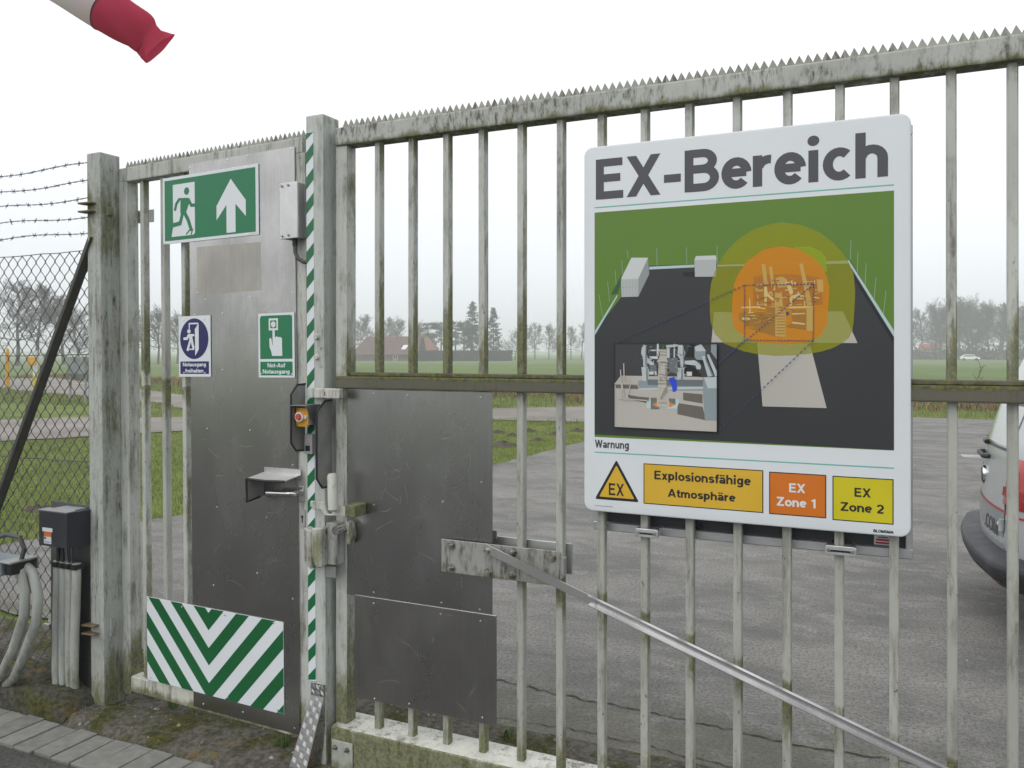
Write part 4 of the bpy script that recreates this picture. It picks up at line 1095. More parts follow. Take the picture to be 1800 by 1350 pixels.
PIC=[('dark',[(37,594),(209,805),(821,792),(936,579),(936,247),(37,254)]),
('kerb',[(38,596),(115,715),(115,707),(38,582)]),
('kerb',[(222,801),(367,801),(367,793),(222,792)]),
('kerb',[(438,798),(817,794),(817,785),(438,792)]),
('kerb',[(817,794),(936,588),(936,570),(817,783)]),
('black',[(817,777),(936,567),(936,550),(836,729)]),
('pole',[(149,859),(152,832)],2),
('pole',[(246,859),(248,803)],2),
('pole',[(342,858),(343,803)],2),
('pole',[(437,858),(438,801)],2),
('pole',[(822,854),(821,796)],2),
('pole',[(841,817),(839,756)],2),
('pole',[(863,784),(860,720)],2),
('pole',[(889,742),(884,681)],2),
('pole',[(915,703),(909,637)],2),
('pole',[(130,827),(134,780)],2),
('pole',[(108,794),(113,725)],2),
('pole',[(82,759),(89,692)],2),
('pole',[(52,716),(66,641)],2),
('white',[(127,764),(163,833),(218,830),(186,764)]),
('cont',[(127,764),(186,764),(186,706),(130,706)]),
('contside',[(186,764),(218,830),(222,777),(186,706)]),
('contside',[(134,760),(137,709)],1),
('contside',[(145,760),(147,708)],1),
('contside',[(156,760),(158,708)],1),
('contside',[(167,759),(168,708)],1),
('contside',[(177,759),(179,708)],1),
('contside',[(129,737),(186,738)],1),
('green_dk',[(94,715),(130,780),(127,747),(115,718)]),
('cont',[(367,816),(435,814),(435,761),(369,763)]),
('white',[(367,816),(372,828),(434,827),(436,814)]),
('black',[(330,780),(367,779),(367,763),(331,766)]),
('conc',[(428,651),(801,646),(840,553),(420,557)]),
('conc',[(558,556),(709,553),(756,362),(574,362)]),
('outer',[(630,917),(582,910),(537,896),(503,873),(473,845),(448,811),(430,776),(419,741),(415,706),(415,659),(417,623),(430,584),(461,552),(518,529),(567,519),(611,515),(662,517),(702,521),(740,528),(772,538),(799,553),(817,569),(826,588),(829,610),(832,657),(834,701),(829,757),(815,791),(796,821),(768,854),(737,880),(684,906)]),
('lime',[(662,841),(709,840),(740,824),(754,804),(757,763),(740,768),(712,806)]),
('inner',[(630,845),(600,842),(575,836),(530,807),(499,762),(489,735),(485,704),(483,665),(484,626),(492,595),(530,567),(560,556),(593,552),(648,550),(677,552),(702,555),(723,564),(740,577),(756,607),(759,637),(761,666),(763,718),(758,741),(751,764),(737,787),(719,806),(677,835)]),
('tan_bg',[(548,756),(582,761),(648,761),(705,754),(740,745),(746,667),(545,664)]),
('tan',[(571,794),(582,793),(589,732),(578,732)]),
('tan',[(593,785),(602,785),(608,731),(599,731)]),
('tan',[(552,733),(575,734),(575,728),(558,727),(558,717),(575,717),(575,711),(553,712)]),
('tan_lt',[(578,724),(586,726),(589,705),(608,687),(604,681),(586,697),(586,667),(579,667)]),
('tan',[(611,750),(630,754),(644,745),(648,722),(619,721)]),
('tan_lt',[(644,726),(655,728),(662,710),(659,665),(651,665),(652,703)]),
('tan_lt',[(660,697),(680,702),(694,694),(693,683),(680,687),(662,686)]),
('tan',[(680,789),(689,791),(716,667),(702,666)]),
('tan',[(728,742),(746,741),(747,704),(732,703)]),
('tan',[(611,708),(630,708),(633,664),(608,664)]),
('tan_lt',[(511,666),(567,666),(567,661),(511,661)]),
('tan_lt',[(648,663),(719,663),(721,658),(648,658)]),
('tan_dk',[(504,647),(578,648),(589,640),(589,601),(533,606),(504,626)]),
('tan_lt',[(513,633),(537,633),(537,625),(513,626)]),
('tan_dk',[(586,663),(611,662),(611,574),(533,600),(586,609)]),
('tan_dk',[(657,654),(700,653),(700,593),(644,601),(644,608),(660,612)]),
('tan_lt',[(660,643),(696,643),(696,640),(660,639)]),
('tan_lt',[(660,618),(696,612),(696,608),(660,612)]),
('tan',[(700,660),(720,662),(718,588),(700,591)]),
('tan',[(611,660),(641,662),(641,572),(611,575)]),
('tan_dk',[(615,653),(639,653)],3),
('tan_dk',[(615,644),(639,644)],3),
('tan_dk',[(615,635),(639,635)],3),
('tan_dk',[(615,626),(639,627)],3),
('tan_dk',[(615,618),(639,618)],3),
('tan_dk',[(615,609),(639,609)],3),
('tan_dk',[(615,600),(639,600)],3),
('tan_dk',[(615,591),(639,591)],3),
('tan_dk',[(615,582),(639,582)],3),
('blue_dk',[(642,648),(650,648),(650,637),(642,637)]),
('tan_lt',[(534,691),(537,691),(539,647),(535,647)]),
('tan',[(589,738),(589,733)],4),
('tan_lt',[(694,677),(706,675)],2),
('tan',[(594,664),(616,662)],3),
('tan_dk',[(576,722),(579,733)],3),
('tan_bg',[(592,722),(597,723)],4),
('tan',[(703,699),(705,706)],3),
('tan',[(602,675),(605,666)],4),
('tan',[(572,688),(574,682)],3),
('tan_dk',[(612,681),(621,681)],2),
('tan_bg',[(677,720),(687,720)],3),
('tan_dk',[(600,744),(623,742)],4),
('tan_lt',[(548,723),(562,720)],2),
('tan',[(600,730),(600,723)],2),
('tan_dk',[(613,706),(626,707)],2),
('tan_lt',[(628,728),(628,732)],2),
('tan_dk',[(647,694),(655,694)],5),
('tan_lt',[(667,727),(667,736)],6),
('tan',[(628,689),(644,691)],4),
('tan_lt',[(593,701),(595,708)],4),
('tan',[(651,658),(669,656)],2),
('tan_lt',[(638,737),(655,735)],3),
('tan_dk',[(608,689),(624,688)],4),
('tan',[(609,712),(609,728)],6),
('tan_dk',[(712,732),(718,733)],5),
('tan',[(652,680),(652,684)],4),
('tan',[(567,676),(584,674)],3),
('tan_bg',[(575,694),(591,693)],2),
('tan',[(560,687),(560,701)],4),
('tan',[(560,670),(560,679)],6),
('tan_dk',[(617,677),(620,690)],2),
('tan_dk',[(566,693),(581,691)],5),
('tan_lt',[(557,670),(582,670)],2),
('tan_lt',[(693,729),(695,723)],4),
('tan_lt',[(647,666),(647,658)],6),
('tan',[(644,700),(656,698)],2),
('tan_dk',[(671,691),(695,689)],4),
('tan',[(719,699),(732,700)],4),
('tan',[(727,713),(727,707)],4),
('tan_bg',[(582,677),(589,676)],3),
('tan_lt',[(607,714),(607,718)],4),
('tan_lt',[(695,661),(695,676)],3),
('tan_lt',[(667,686),(688,686)],5),
('tan',[(708,722),(720,723)],4),
('tan',[(646,699),(659,699)],4),
('tan',[(598,711),(603,696)],6),
('tan_lt',[(721,689),(735,686)],4),
('tan',[(658,717),(673,716)],5),
('tan_lt',[(711,676),(717,677)],2),
('tan_bg',[(576,678),(601,678)],3),
('tan',[(575,739),(582,740)],4),
('tan_lt',[(659,690),(677,687)],2),
('tan_bg',[(650,684),(650,675)],6),
('tan_lt',[(640,712),(651,713)],4),
('tan',[(705,715),(709,730)],4),
('tan_lt',[(723,729),(723,740)],3),
('tan_bg',[(649,703),(652,689)],3),
('tan',[(700,692),(704,678)],6),
('tan_lt',[(657,741),(661,727)],4),
('tan_lt',[(695,736),(718,735)],2),
('tan_dk',[(658,699),(667,701)],3),
('tan_dk',[(552,689),(576,687)],2),
('tan_bg',[(640,668),(647,669)],4),
('tan',[(661,743),(661,731)],3),
('tan_dk',[(710,678),(728,678)],3),
('tan_bg',[(622,660),(634,659)],3),
('tan_lt',[(676,706),(679,696)],4),
('tan',[(686,708),(689,697)],2),
('tan_dk',[(550,725),(569,724)],4),
('tan_lt',[(561,661),(581,658)],4),
('tan',[(670,667),(688,669)],3),
('tan',[(522,639),(528,636)],3),
('tan',[(585,625),(602,628)],2),
('tan',[(588,619),(601,620)],3),
('tan_dk',[(564,620),(580,616)],2),
('tan',[(523,640),(541,639)],2),
('tan_dk',[(568,638),(581,638)],2),
('tan_dk',[(579,633),(591,632)],3),
('tan',[(546,633),(561,635)],2),
('tan_lt',[(539,637),(552,639)],3),
('tan',[(542,628),(560,629)],3),
('tan',[(524,628),(528,630)],3),
('tan',[(591,628),(609,626)],3),
('tan_dk',[(522,610),(533,611)],3),
('tan_dk',[(570,631),(585,629)],3),
('tan_dk',[(526,636),(538,633)],3),
('tan',[(522,623),(528,622)],3),
('tan',[(561,620),(570,622)],2),
('tan_dk',[(563,643),(571,643)],3),
('tan_dk',[(556,634),(565,633)],3),
('tan_dk',[(530,636),(535,638)],2),
('tan',[(552,616),(569,615)],2),
('tan_dk',[(520,621),(536,621)],3),
('tan',[(586,644),(601,644)],2),
('tan_lt',[(531,646),(548,647)],3),
('dash',[(521,731),(527,731)],2),
('dash',[(532,731),(537,731)],2),
('dash',[(542,731),(548,731)],2),
('dash',[(552,731),(558,730)],2),
('dash',[(562,730),(568,730)],2),
('dash',[(572,730),(578,730)],2),
('dash',[(583,730),(588,730)],2),
('dash',[(593,730),(598,730)],2),
('dash',[(603,730),(608,730)],2),
('dash',[(613,730),(618,730)],2),
('dash',[(623,730),(628,729)],2),
('dash',[(632,729),(638,729)],2),
('dash',[(642,729),(648,729)],2),
('dash',[(652,729),(658,729)],2),
('dash',[(662,729),(667,729)],2),
('dash',[(672,729),(677,729)],2),
('dash',[(682,729),(687,729)],2),
('dash',[(691,729),(697,728)],2),
('dash',[(701,728),(706,728)],2),
('dash',[(711,728),(716,728)],2),
('dash',[(720,728),(720,723)],2),
('dash',[(720,720),(720,715)],2),
('dash',[(720,711),(720,707)],2),
('dash',[(720,703),(720,698)],2),
('dash',[(720,695),(720,690)],2),
('dash',[(720,686),(720,682)],2),
('dash',[(720,678),(720,673)],2),
('dash',[(720,669),(720,665)],2),
('dash',[(720,661),(720,656)],2),
('dash',[(720,653),(720,648)],2),
('dash',[(720,644),(720,640)],2),
('dash',[(720,636),(720,631)],2),
('dash',[(720,628),(720,623)],2),
('dash',[(720,619),(720,615)],2),
('dash',[(720,611),(720,606)],2),
('dash',[(720,602),(720,598)],2),
('dash',[(720,594),(720,589)],2),
('dash',[(720,586),(719,581)],2),
('dash',[(719,577),(719,573)],2),
('dash',[(719,569),(719,564)],2),
('dash',[(719,561),(714,561)],2),
('dash',[(710,561),(704,561)],2),
('dash',[(700,561),(695,561)],2),
('dash',[(690,561),(685,561)],2),
('dash',[(681,561),(675,561)],2),
('dash',[(671,561),(666,561)],2),
('dash',[(661,561),(656,562)],2),
('dash',[(652,562),(646,562)],2),
('dash',[(642,562),(636,562)],2),
('dash',[(632,562),(626,562)],2),
('dash',[(622,562),(617,562)],2),
('dash',[(612,562),(607,562)],2),
('dash',[(602,562),(597,562)],2),
('dash',[(592,562),(587,563)],2),
('dash',[(582,563),(577,563)],2),
('dash',[(572,563),(567,563)],2),
('dash',[(562,563),(556,563)],2),
('dash',[(552,563),(546,563)],2),
('dash',[(542,563),(536,563)],2),
('dash',[(532,563),(526,563)],2),
('dash',[(521,564),(521,568)],2),
('dash',[(521,572),(521,577)],2),
('dash',[(521,580),(521,585)],2),
('dash',[(521,589),(521,593)],2),
('dash',[(521,597),(521,602)],2),
('dash',[(521,605),(521,610)],2),
('dash',[(521,614),(521,618)],2),
('dash',[(521,622),(521,627)],2),
('dash',[(521,631),(521,635)],2),
('dash',[(521,639),(521,643)],2),
('dash',[(521,647),(521,652)],2),
('dash',[(521,656),(521,660)],2),
('dash',[(521,664),(521,669)],2),
('dash',[(521,672),(521,677)],2),
('dash',[(521,681),(521,685)],2),
('dash',[(521,689),(521,694)],2),
('dash',[(521,697),(521,702)],2),
('dash',[(521,706),(521,710)],2),
('dash',[(521,714),(521,719)],2),
('dash',[(521,723),(521,727)],2),
('dash',[(521,731),(514,728)],2),
('dash',[(508,725),(501,722)],2),
('dash',[(496,720),(488,717)],2),
('dash',[(482,714),(475,711)],2),
('dash',[(469,709),(462,706)],2),
('dash',[(456,703),(449,700)],2),
('dash',[(443,698),(436,695)],2),
('dash',[(430,692),(422,689)],2),
('dash',[(416,687),(409,683)],2),
('dash',[(403,681),(396,678)],2),
('dash',[(390,675),(382,672)],2),
('dash',[(376,670),(369,666)],2),
('dash',[(363,664),(355,661)],2),
('dash',[(349,658),(342,655)],2),
('dash',[(335,652),(328,649)],2),
('dash',[(322,646),(314,643)],2),
('dash',[(308,641),(300,637)],2),
('dash',[(294,635),(286,631)],2),
('dash',[(280,629),(272,626)],2),
('dash',[(266,623),(258,620)],2),
('dash',[(252,617),(244,614)],2),
('dash',[(238,611),(230,608)],2),
('dash',[(224,605),(216,602)],2),
('dash',[(210,599),(202,596)],2),
('dash',[(195,593),(188,590)],2),
('dash',[(181,587),(173,584)],2),
('dash',[(167,581),(159,577)],2),
('dash',[(152,575),(144,571)],2),
('dash',[(138,568),(130,565)],2),
('dash',[(123,562),(115,559)],2),
('dash',[(720,728),(716,724)],2),
('dash',[(713,721),(708,718)],2),
('dash',[(705,715),(700,711)],2),
('dash',[(697,708),(692,704)],2),
('dash',[(689,701),(684,697)],2),
('dash',[(681,694),(676,691)],2),
('dash',[(673,688),(668,684)],2),
('dash',[(665,681),(660,677)],2),
('dash',[(657,674),(652,670)],2),
('dash',[(649,667),(644,663)],2),
('dash',[(640,660),(636,656)],2),
('dash',[(632,653),(628,649)],2),
('dash',[(624,646),(620,643)],2),
('dash',[(616,639),(612,636)],2),
('dash',[(608,632),(603,629)],2),
('dash',[(600,626),(595,622)],2),
('dash',[(591,619),(587,615)],2),
('dash',[(583,612),(579,608)],2),
('dash',[(575,604),(570,601)],2),
('dash',[(567,597),(562,594)],2),
('dash',[(558,590),(554,586)],2),
('dash',[(550,583),(545,579)],2),
('dash',[(542,576),(537,572)],2),
('dash',[(533,569),(529,565)],2),
('dash',[(525,562),(520,558)],2),
('dash',[(516,555),(512,551)],2),
('dash',[(508,548),(503,544)],2),
('dash',[(500,540),(495,536)],2),
('dash',[(491,533),(486,529)],2),
('dash',[(482,526),(478,522)],2),
('dash',[(474,519),(469,515)],2),
('dash',[(465,511),(461,507)],2),
('dash',[(457,504),(452,500)],2),
('dash',[(448,497),(443,493)],2),
('dash',[(521,564),(518,561)],2),
('dash',[(516,558),(512,555)],2),
('dash',[(510,553),(507,550)],2),
('dash',[(504,548),(501,545)],2),
('dash',[(498,543),(495,540)],2),
('dash',[(492,537),(489,534)],2),
('dash',[(487,532),(483,529)],2),
('dash',[(481,527),(477,524)],2),
('dash',[(475,521),(472,518)],2),
('dash',[(469,516),(466,513)],2),
('dash',[(463,511),(460,508)],2),
('dash',[(457,505),(454,502)],2),
('dash',[(451,500),(448,497)],2),
('dash',[(445,495),(442,492)],2),
('dash',[(719,561),(714,555)],2),
('dash',[(709,550),(703,545)],2),
('dash',[(699,540),(693,534)],2),
('dash',[(688,530),(683,524)],2),
('dash',[(678,519),(672,513)],2),
('dash',[(668,509),(662,503)],2),
('dash',[(657,498),(651,492)],2),
('dash',[(647,488),(641,482)],2),
('dash',[(636,477),(630,471)],2),
('dash',[(625,467),(620,461)],2),
('dash',[(615,456),(609,450)],2),
('dash',[(604,445),(598,439)],2),
('dash',[(593,435),(588,429)],2),
('dash',[(583,424),(577,418)],2),
('dash',[(572,413),(566,407)],2),
('dash',[(561,402),(555,396)],2),
('dash',[(550,391),(544,385)],2),
('dash',[(539,381),(533,375)],2),
('dash',[(528,370),(522,364)],2),
('dash',[(517,359),(511,353)],2),
('dash',[(506,348),(500,342)],2),
('dash',[(495,337),(489,331)],2),
('dash',[(484,326),(478,319)],2),
('dash',[(473,314),(467,308)],2),
('dash',[(462,303),(456,297)],2),
('dash',[(451,292),(445,286)],2),
('dark2',[(108,556),(439,552),(439,279),(108,282)]),
('conc',[(129,450),(394,449),(439,412),(439,279),(108,282),(108,422)]),
('shade',[(149,389),(188,383),(224,381),(219,362),(160,374)]),
('shade',[(333,399),(394,395),(394,366),(333,375)]),
('shade',[(315,366),(394,356),(405,314),(315,330)]),
('shade',[(112,420),(185,419),(188,407),(112,409)]),
('steel',[(188,435),(397,440),(397,406),(339,405),(188,405)]),
('steel_dk',[(219,439),(397,440),(394,419),(306,420),(219,421)]),
('steel_lt',[(188,410),(397,419),(397,412),(188,404)]),
('black',[(333,501),(376,472),(394,448),(344,453),(333,469)]),
('black',[(355,553),(368,552),(439,453),(431,451),(371,509),(341,511)]),
('steel',[(369,543),(403,530),(402,501),(376,503),(369,511)]),
('steel_lt',[(369,543),(389,552),(405,530),(373,529)]),
('steel_lt',[(392,514),(402,514),(428,453),(410,450)]),
('steel_lt',[(407,519),(414,519),(439,464),(439,453),(433,450)]),
('steel',[(420,552),(439,552),(439,502),(420,527)]),
('steel_lt',[(198,478),(219,480),(223,468),(222,438),(211,432),(202,435)]),
('steel_lt',[(199,538),(205,550),(215,548),(214,527),(219,508),(241,489),(235,481),(217,492),(217,480),(204,480),(204,508),(197,522)]),
('white',[(227,534),(260,535),(260,530),(227,530)]),
('white',[(223,513),(252,513),(252,504),(229,506)]),
('white',[(249,553),(255,553),(255,514),(248,514)]),
('steel_lt',[(279,549),(317,551),(317,545),(290,541),(290,508),(282,508)]),
('white',[(303,553),(307,553),(307,509),(303,509)]),
('steel_lt',[(317,549),(331,549),(340,525),(336,506),(333,479),(324,479),(324,503),(315,517)]),
('steel_lt',[(333,499),(368,501),(384,494),(389,482),(388,473),(376,473),(372,485),(333,489)]),
('steel_lt',[(313,476),(337,478),(338,442),(315,439)]),
('steel_dk',[(285,506),(315,509),(317,458),(290,463)]),
('steel_dk',[(224,484),(247,487),(249,465),(230,462)]),
('white',[(344,465),(361,465),(361,452),(344,451)]),
('white',[(224,464),(247,465),(249,454),(224,455)]),
('pale',[(215,368),(233,372),(317,379),(321,370),(313,347),(215,345)]),
('steel_dk',[(229,381),(309,379),(309,361),(249,344),(229,344)]),
('orange',[(234,359),(249,368),(249,350)]),
('orange',[(289,369),(309,361),(289,351)]),
('tower',[(260,535),(278,535),(282,517),(282,503),(286,496),(282,490),(282,425),(283,393),(289,369),(289,354),(274,347),(260,348),(249,354),(249,387),(253,422),(252,452),(255,489),(248,496),(257,508)]),
('tower_dk',[(274,490),(282,484),(283,398),(263,374),(260,382),(279,420)]),
('tower_dk',[(248,496),(286,498),(282,490),(253,491)]),
('tower_dk',[(253,457),(282,451)],3),
('tower_dk',[(252,425),(283,425)],3),
('tower_dk',[(259,516),(282,517)],3),
('green_dk',[(264,553),(277,553),(275,542),(266,543)]),
('royal',[(288,444),(304,448),(312,436),(314,410),(309,402),(300,401),(296,425),(289,433)]),
('steel',[(396,448),(400,448),(410,414),(406,315),(401,316),(396,385)]),
('steel_lt',[(398,448),(439,450),(439,415),(410,414)]),
('steel',[(410,414),(439,415),(439,316),(406,315)]),
('steel',[(310,494),(310,479)],1),
('tower_dk',[(250,486),(262,484)],1),
('steel_dk',[(241,462),(242,448)],1),
('steel',[(344,545),(359,545)],1),
('tower_dk',[(213,482),(214,476)],1),
('black',[(300,540),(316,537)],2),
('tower',[(275,480),(285,479)],1),
('white',[(223,469),(234,469)],1),
('steel_dk',[(276,493),(285,490)],1),
('tower_dk',[(284,489),(283,474)],2),
('white',[(323,476),(322,467)],1),
('steel_lt',[(246,460),(246,448)],2),
('steel',[(204,546),(219,547)],1),
('tower_dk',[(254,482),(254,466)],2),
('steel',[(314,536),(313,528)],1),
('tower',[(281,449),(282,446)],1),
('tower',[(271,453),(271,445)],1),
('steel',[(309,537),(309,532)],3),
('black',[(246,479),(261,478)],2),
('steel',[(327,449),(328,437)],1),
('tower_dk',[(283,484),(294,483)],1),
('steel_dk',[(289,469),(289,461)],1),
('tower_dk',[(272,452),(281,454)],1),
('white',[(248,531),(259,528)],1),
('tower_dk',[(340,454),(349,453)],1),
('steel_lt',[(307,480),(318,478)],1),
('tower_dk',[(322,501),(321,486)],1),
('steel_lt',[(312,531),(326,532)],1),
('steel',[(297,542),(309,544)],1),
('tower',[(279,530),(280,520)],3),
('tower_dk',[(247,520),(259,519)],2),
('steel_lt',[(214,460),(215,445)],1),
('black',[(230,521),(231,509)],1),
('black',[(322,474),(323,462)],1),
('tower_dk',[(225,543),(234,543)],3),
('steel_dk',[(253,490),(260,491)],2),
('tower_dk',[(327,518),(328,504)],1),
('white',[(300,507),(301,502)],1),
('tower_dk',[(278,539),(290,542)],2),
('steel_dk',[(320,470),(319,465)],2),
('white',[(200,506),(214,506)],2),
('black',[(337,472),(338,457)],2),
('steel_dk',[(306,454),(306,441)],1),
('tower_dk',[(288,465),(296,463)],1),
('steel_lt',[(316,498),(322,499)],3),
('white',[(330,455),(342,456)],2),
('tower',[(254,492),(260,493)],3),
('steel_dk',[(270,543),(270,534)],3),
('black',[(244,519),(250,518)],1),
('tower_dk',[(313,491),(313,478)],2),
('steel',[(310,448),(311,443)],3),
('black',[(316,521),(324,522)],1),
('steel_lt',[(220,505),(233,503)],3),
('tower',[(277,510),(282,509)],1),
('white',[(209,479),(213,480)],1),
('black',[(341,546),(342,539)],1),
('steel_lt',[(216,454),(226,452)],1),
('tower_dk',[(292,520),(307,521)],1),
('steel_lt',[(326,521),(327,513)],3),
('steel_dk',[(324,490),(325,480)],2),
('tower_dk',[(259,473),(261,463)],1),
('steel_dk',[(298,499),(297,492)],1),
('tower_dk',[(264,494),(266,484)],3),
('white',[(238,499),(238,492)],2),
('tower_dk',[(279,462),(291,460)],3),
('black',[(323,517),(332,518)],3),
('tower_dk',[(329,468),(334,468)],1),
('black',[(229,536),(231,525)],1),
('steel_lt',[(221,506),(222,493)],1),
('steel_lt',[(268,530),(272,532)],3),
('tower_dk',[(297,496),(298,487)],3),
('white',[(325,468),(326,452)],1),
('black',[(334,524),(334,518)],2),
('steel_dk',[(223,492),(223,481)],1),
('tower_dk',[(330,478),(344,480)],2),
('steel_lt',[(224,536),(223,524)],1),
('tower',[(277,478),(293,476)],1),
('tower_dk',[(283,459),(283,452)],1),
('tower_dk',[(273,448),(274,444)],2),
('steel_lt',[(314,463),(315,459)],3),
('black',[(314,539),(315,530)],3),
('steel_dk',[(247,542),(246,531)],2),
('steel_dk',[(271,543),(271,537)],1),
('steel_dk',[(306,520),(317,522)],1),
('tower_dk',[(297,475),(297,462)],1),
('tower',[(259,536),(257,523)],1),
('steel_lt',[(309,520),(313,519)],1),
('tower_dk',[(262,448),(261,432)],3),
('black',[(291,468),(292,456)],1),
('steel_dk',[(240,464),(239,452)],3),
('tower_dk',[(254,530),(282,526)],2),
('tower_dk',[(254,520),(282,517)],1),
('tower',[(254,509),(282,509)],1),
('white',[(254,499),(282,497)],1),
('white',[(254,489),(282,487)],2),
('white',[(254,479),(282,476)],1),
('white',[(254,468),(282,466)],1),
('tower_dk',[(254,458),(282,455)],1),
('tower_dk',[(254,448),(282,446)],1),
('tower_dk',[(254,438),(282,437)],2),
('tower_dk',[(254,427),(282,427)],1),
('white',[(254,417),(282,416)],2),
('tower',[(254,407),(282,404)],1),
('tower',[(254,397),(282,395)],1),
('tower',[(254,386),(282,386)],2),
('tower_dk',[(254,376),(282,375)],1),
('tower_dk',[(254,366),(282,366)],2),
('tower',[(254,356),(282,353)],2),
('white',[(209,546),(208,481)],3),
('steel_dk',[(215,546),(214,481)],3),
('white',[(329,546),(331,482)],3),
('steel_dk',[(335,546),(337,482)],3),
('white',[(324,474),(325,442)],3),
('steel_dk',[(330,474),(331,442)],3),
('white',[(211,476),(212,435)],3),
('steel_dk',[(217,476),(218,435)],3),
('white',[(371,498),(382,490)],3),
('steel_dk',[(376,498),(388,490)],3),
('white',[(397,509),(420,452)],3),
('steel_dk',[(403,509),(426,453)],3),
('tower',[(129,469),(135,379)],4),
('tower',[(140,490),(142,423)],4),
('tower',[(152,445),(163,423)],4),
('tower',[(163,423),(152,382)],4),
('tower',[(135,423),(143,368)],4),
('tower',[(109,425),(185,424)],4),
('tower',[(123,376),(219,371)],4),
('black',[(108,556),(439,552)],2),
('black',[(439,552),(439,279)],2),
('black',[(439,279),(108,282)],2),
('black',[(108,282),(108,556)],2)]
m = MB(); m.flat([(px(37), pz(246)), (px(936), pz(246)), (px(936), pz(988)), (px(37), pz(988))], YS - .0004, names.index('green'))
yl = YS - .0006
for it in PIC:
    pts = [(px(min(936, max(37, a))), pz(min(988, max(246, b)))) for a, b in it[1]]
    if len(it) == 3: line(m, pts, it[2] / 1000.0 * (1.5 if it[0] == 'dash' else .9), yl, names.index(it[0]))
    else: m.flat(pts, yl, names.index(it[0]))
    yl -= .00002
build(m, "site_picture", pm, exb, fixn=False)
y0 = YS - .0004
m = MB(); text(m, "EX-Bereich", px(38), px(928), pz(1030), pz(1162), y0, .195); build(m, "title", mat("title_grey", (0.055, 0.055, 0.068), .38, var=.03), exb, fixn=False)
m = MB()
for a in (1006, 197.5): build(MB().flat([(px(37), pz(a)), (px(936), pz(a)), (px(936), pz(a - 3.6)), (px(37), pz(a - 3.6))], y0), "teal_rule", mat("rule_teal", (.12, .42, .36), .38, var=.03), exb, fixn=False)
m = MB(); text(m, "Warnung", px(38), px(156), pz(211), pz(237), y0, .19); text(m, "------------", px(38), px(100), pz(17), pz(23), y0, .3)
build(m, "caption", mat("caption_grey", (.045, .05, .06), .4, var=.03), exb, fixn=False)
Y_AMB = mat("box_amber", (0.62, 0.385, 0.03), .38, var=.03); Y_ORG = mat("box_orange", (0.58, 0.15, 0.008), .38, var=.03); Y_YEL = mat("box_yellow", (0.55, 0.48, 0.008), .38, var=.03)
def boxed(name, x0_, x1_, z0_, z1_, mm_, lines, tm, sw=.19):
    m = MB(); m.flat([(px(x0_), pz(z0_)), (px(x1_), pz(z0_)), (px(x1_), pz(z1_)), (px(x0_), pz(z1_))], y0, 0)
    e = 3; m.flat([(px(x0_ + e), pz(z0_ + e)), (px(x1_ - e), pz(z0_ + e)), (px(x1_ - e), pz(z1_ - e)), (px(x0_ + e), pz(z1_ - e))], y0 - .0003, 1)
    o = build(m, name, [S_BLACK, mm_], exb, fixn=False)
    for s, a, b, zb, zc in lines:
        m = MB(); text(m, s, px(a), px(b), pz(zb), pz(zc), y0 - .0006, sw); build(m, "lettering", tm, o, fixn=False)
boxed("amber_box", 203, 576, 38, 168, Y_AMB, [("Explosionsfähige", 238, 540, 119, 147), ("Atmosphäre", 282, 494, 66, 92)], S_BLACK)
boxed("orange_box", 593, 755, 37, 165, Y_ORG, [("EX", 650, 697, 107, 134), ("Zone 1", 614, 730, 64, 91)], S_WHITE)
boxed("yellow_box", 772, 935, 34, 164, Y_YEL, [("EX", 831, 876, 107, 133), ("Zone 2", 793, 911, 63, 89)], S_BLACK)
def rtri(a, b, c, r_, n=5):
    P = [Vector(a), Vector(b), Vector(c)]; o = []
    for i in range(3):
        p, q, s = P[i], P[i - 1], P[(i + 1) % 3]
        d1, d2 = (q - p).normalized() * r_, (s - p).normalized() * r_
        for k in range(n + 1):
            t = k / n; o.append(tuple(p + d1 * (1 - t) ** 2 + d2 * t ** 2))
    return o
m = MB(); T = [(px(112), pz(174)), (px(38), pz(41)), (px(188), pz(41))]
m.flat(rtri(*T, .008), y0, 0)
ctr = Vector(((T[0][0] + T[1][0] + T[2][0]) / 3, (T[0][1] + T[1][1] + T[2][1]) / 3))
m.flat(rtri(*[tuple(ctr + (Vector(p) - ctr) * .80) for p in T], .005), y0 - .0003, 1)
o = build(m, "warning_triangle", [S_BLACK, Y_AMB], exb, fixn=False)
m = MB(); text(m, "EX", px(85), px(139), pz(57), pz(97), y0 - .0006, .16); build(m, "lettering", S_BLACK, o, fixn=False)
m = MB(); text(m, "BLOMSMA", px(882), px(935), pz(8.5), pz(16.5), y0, .26); build(m, "maker_name", S_BLACK, exb, fixn=False)
# rails and clamps that hold it on the bars
cl = mat("clamp_alu", (.68, .69, .70), .35, .9, var=.06, sc=20)
for (xa, xb, zc) in ((1.226, 1.303, 1.010), (1.806, 1.893, 1.012)):
    c_ = build(MB().prism(rrect(xa, xb, zc - .0135, zc + .0135, .007), 'y', .030, .050), "clamp", cl, exb, bevel=.002)
    build(MB().box(xa + .014, xb - .014, .0285, .0305, zc - .004, zc + .002), "slot", S_BLACK, c_)
    for q in (xa + .011, xb - .011):
        mb = MB(); mb.cyl((q, .031, zc), (q, .0265, zc), .0055, n=12); build(mb, "bolt", BOLT, c_)
    for q in (xa + .004, xb - .016): build(MB().box(q, q + .012, .048, .115, zc - .008, zc + .012), "clamp_leg", cl, c_)
for zc in (1.30, 2.05):
    build(MB().box(1.10, 1.99, YS + .026, .0555, zc - .018, zc + .018), "mounting_rail", cl, exb)

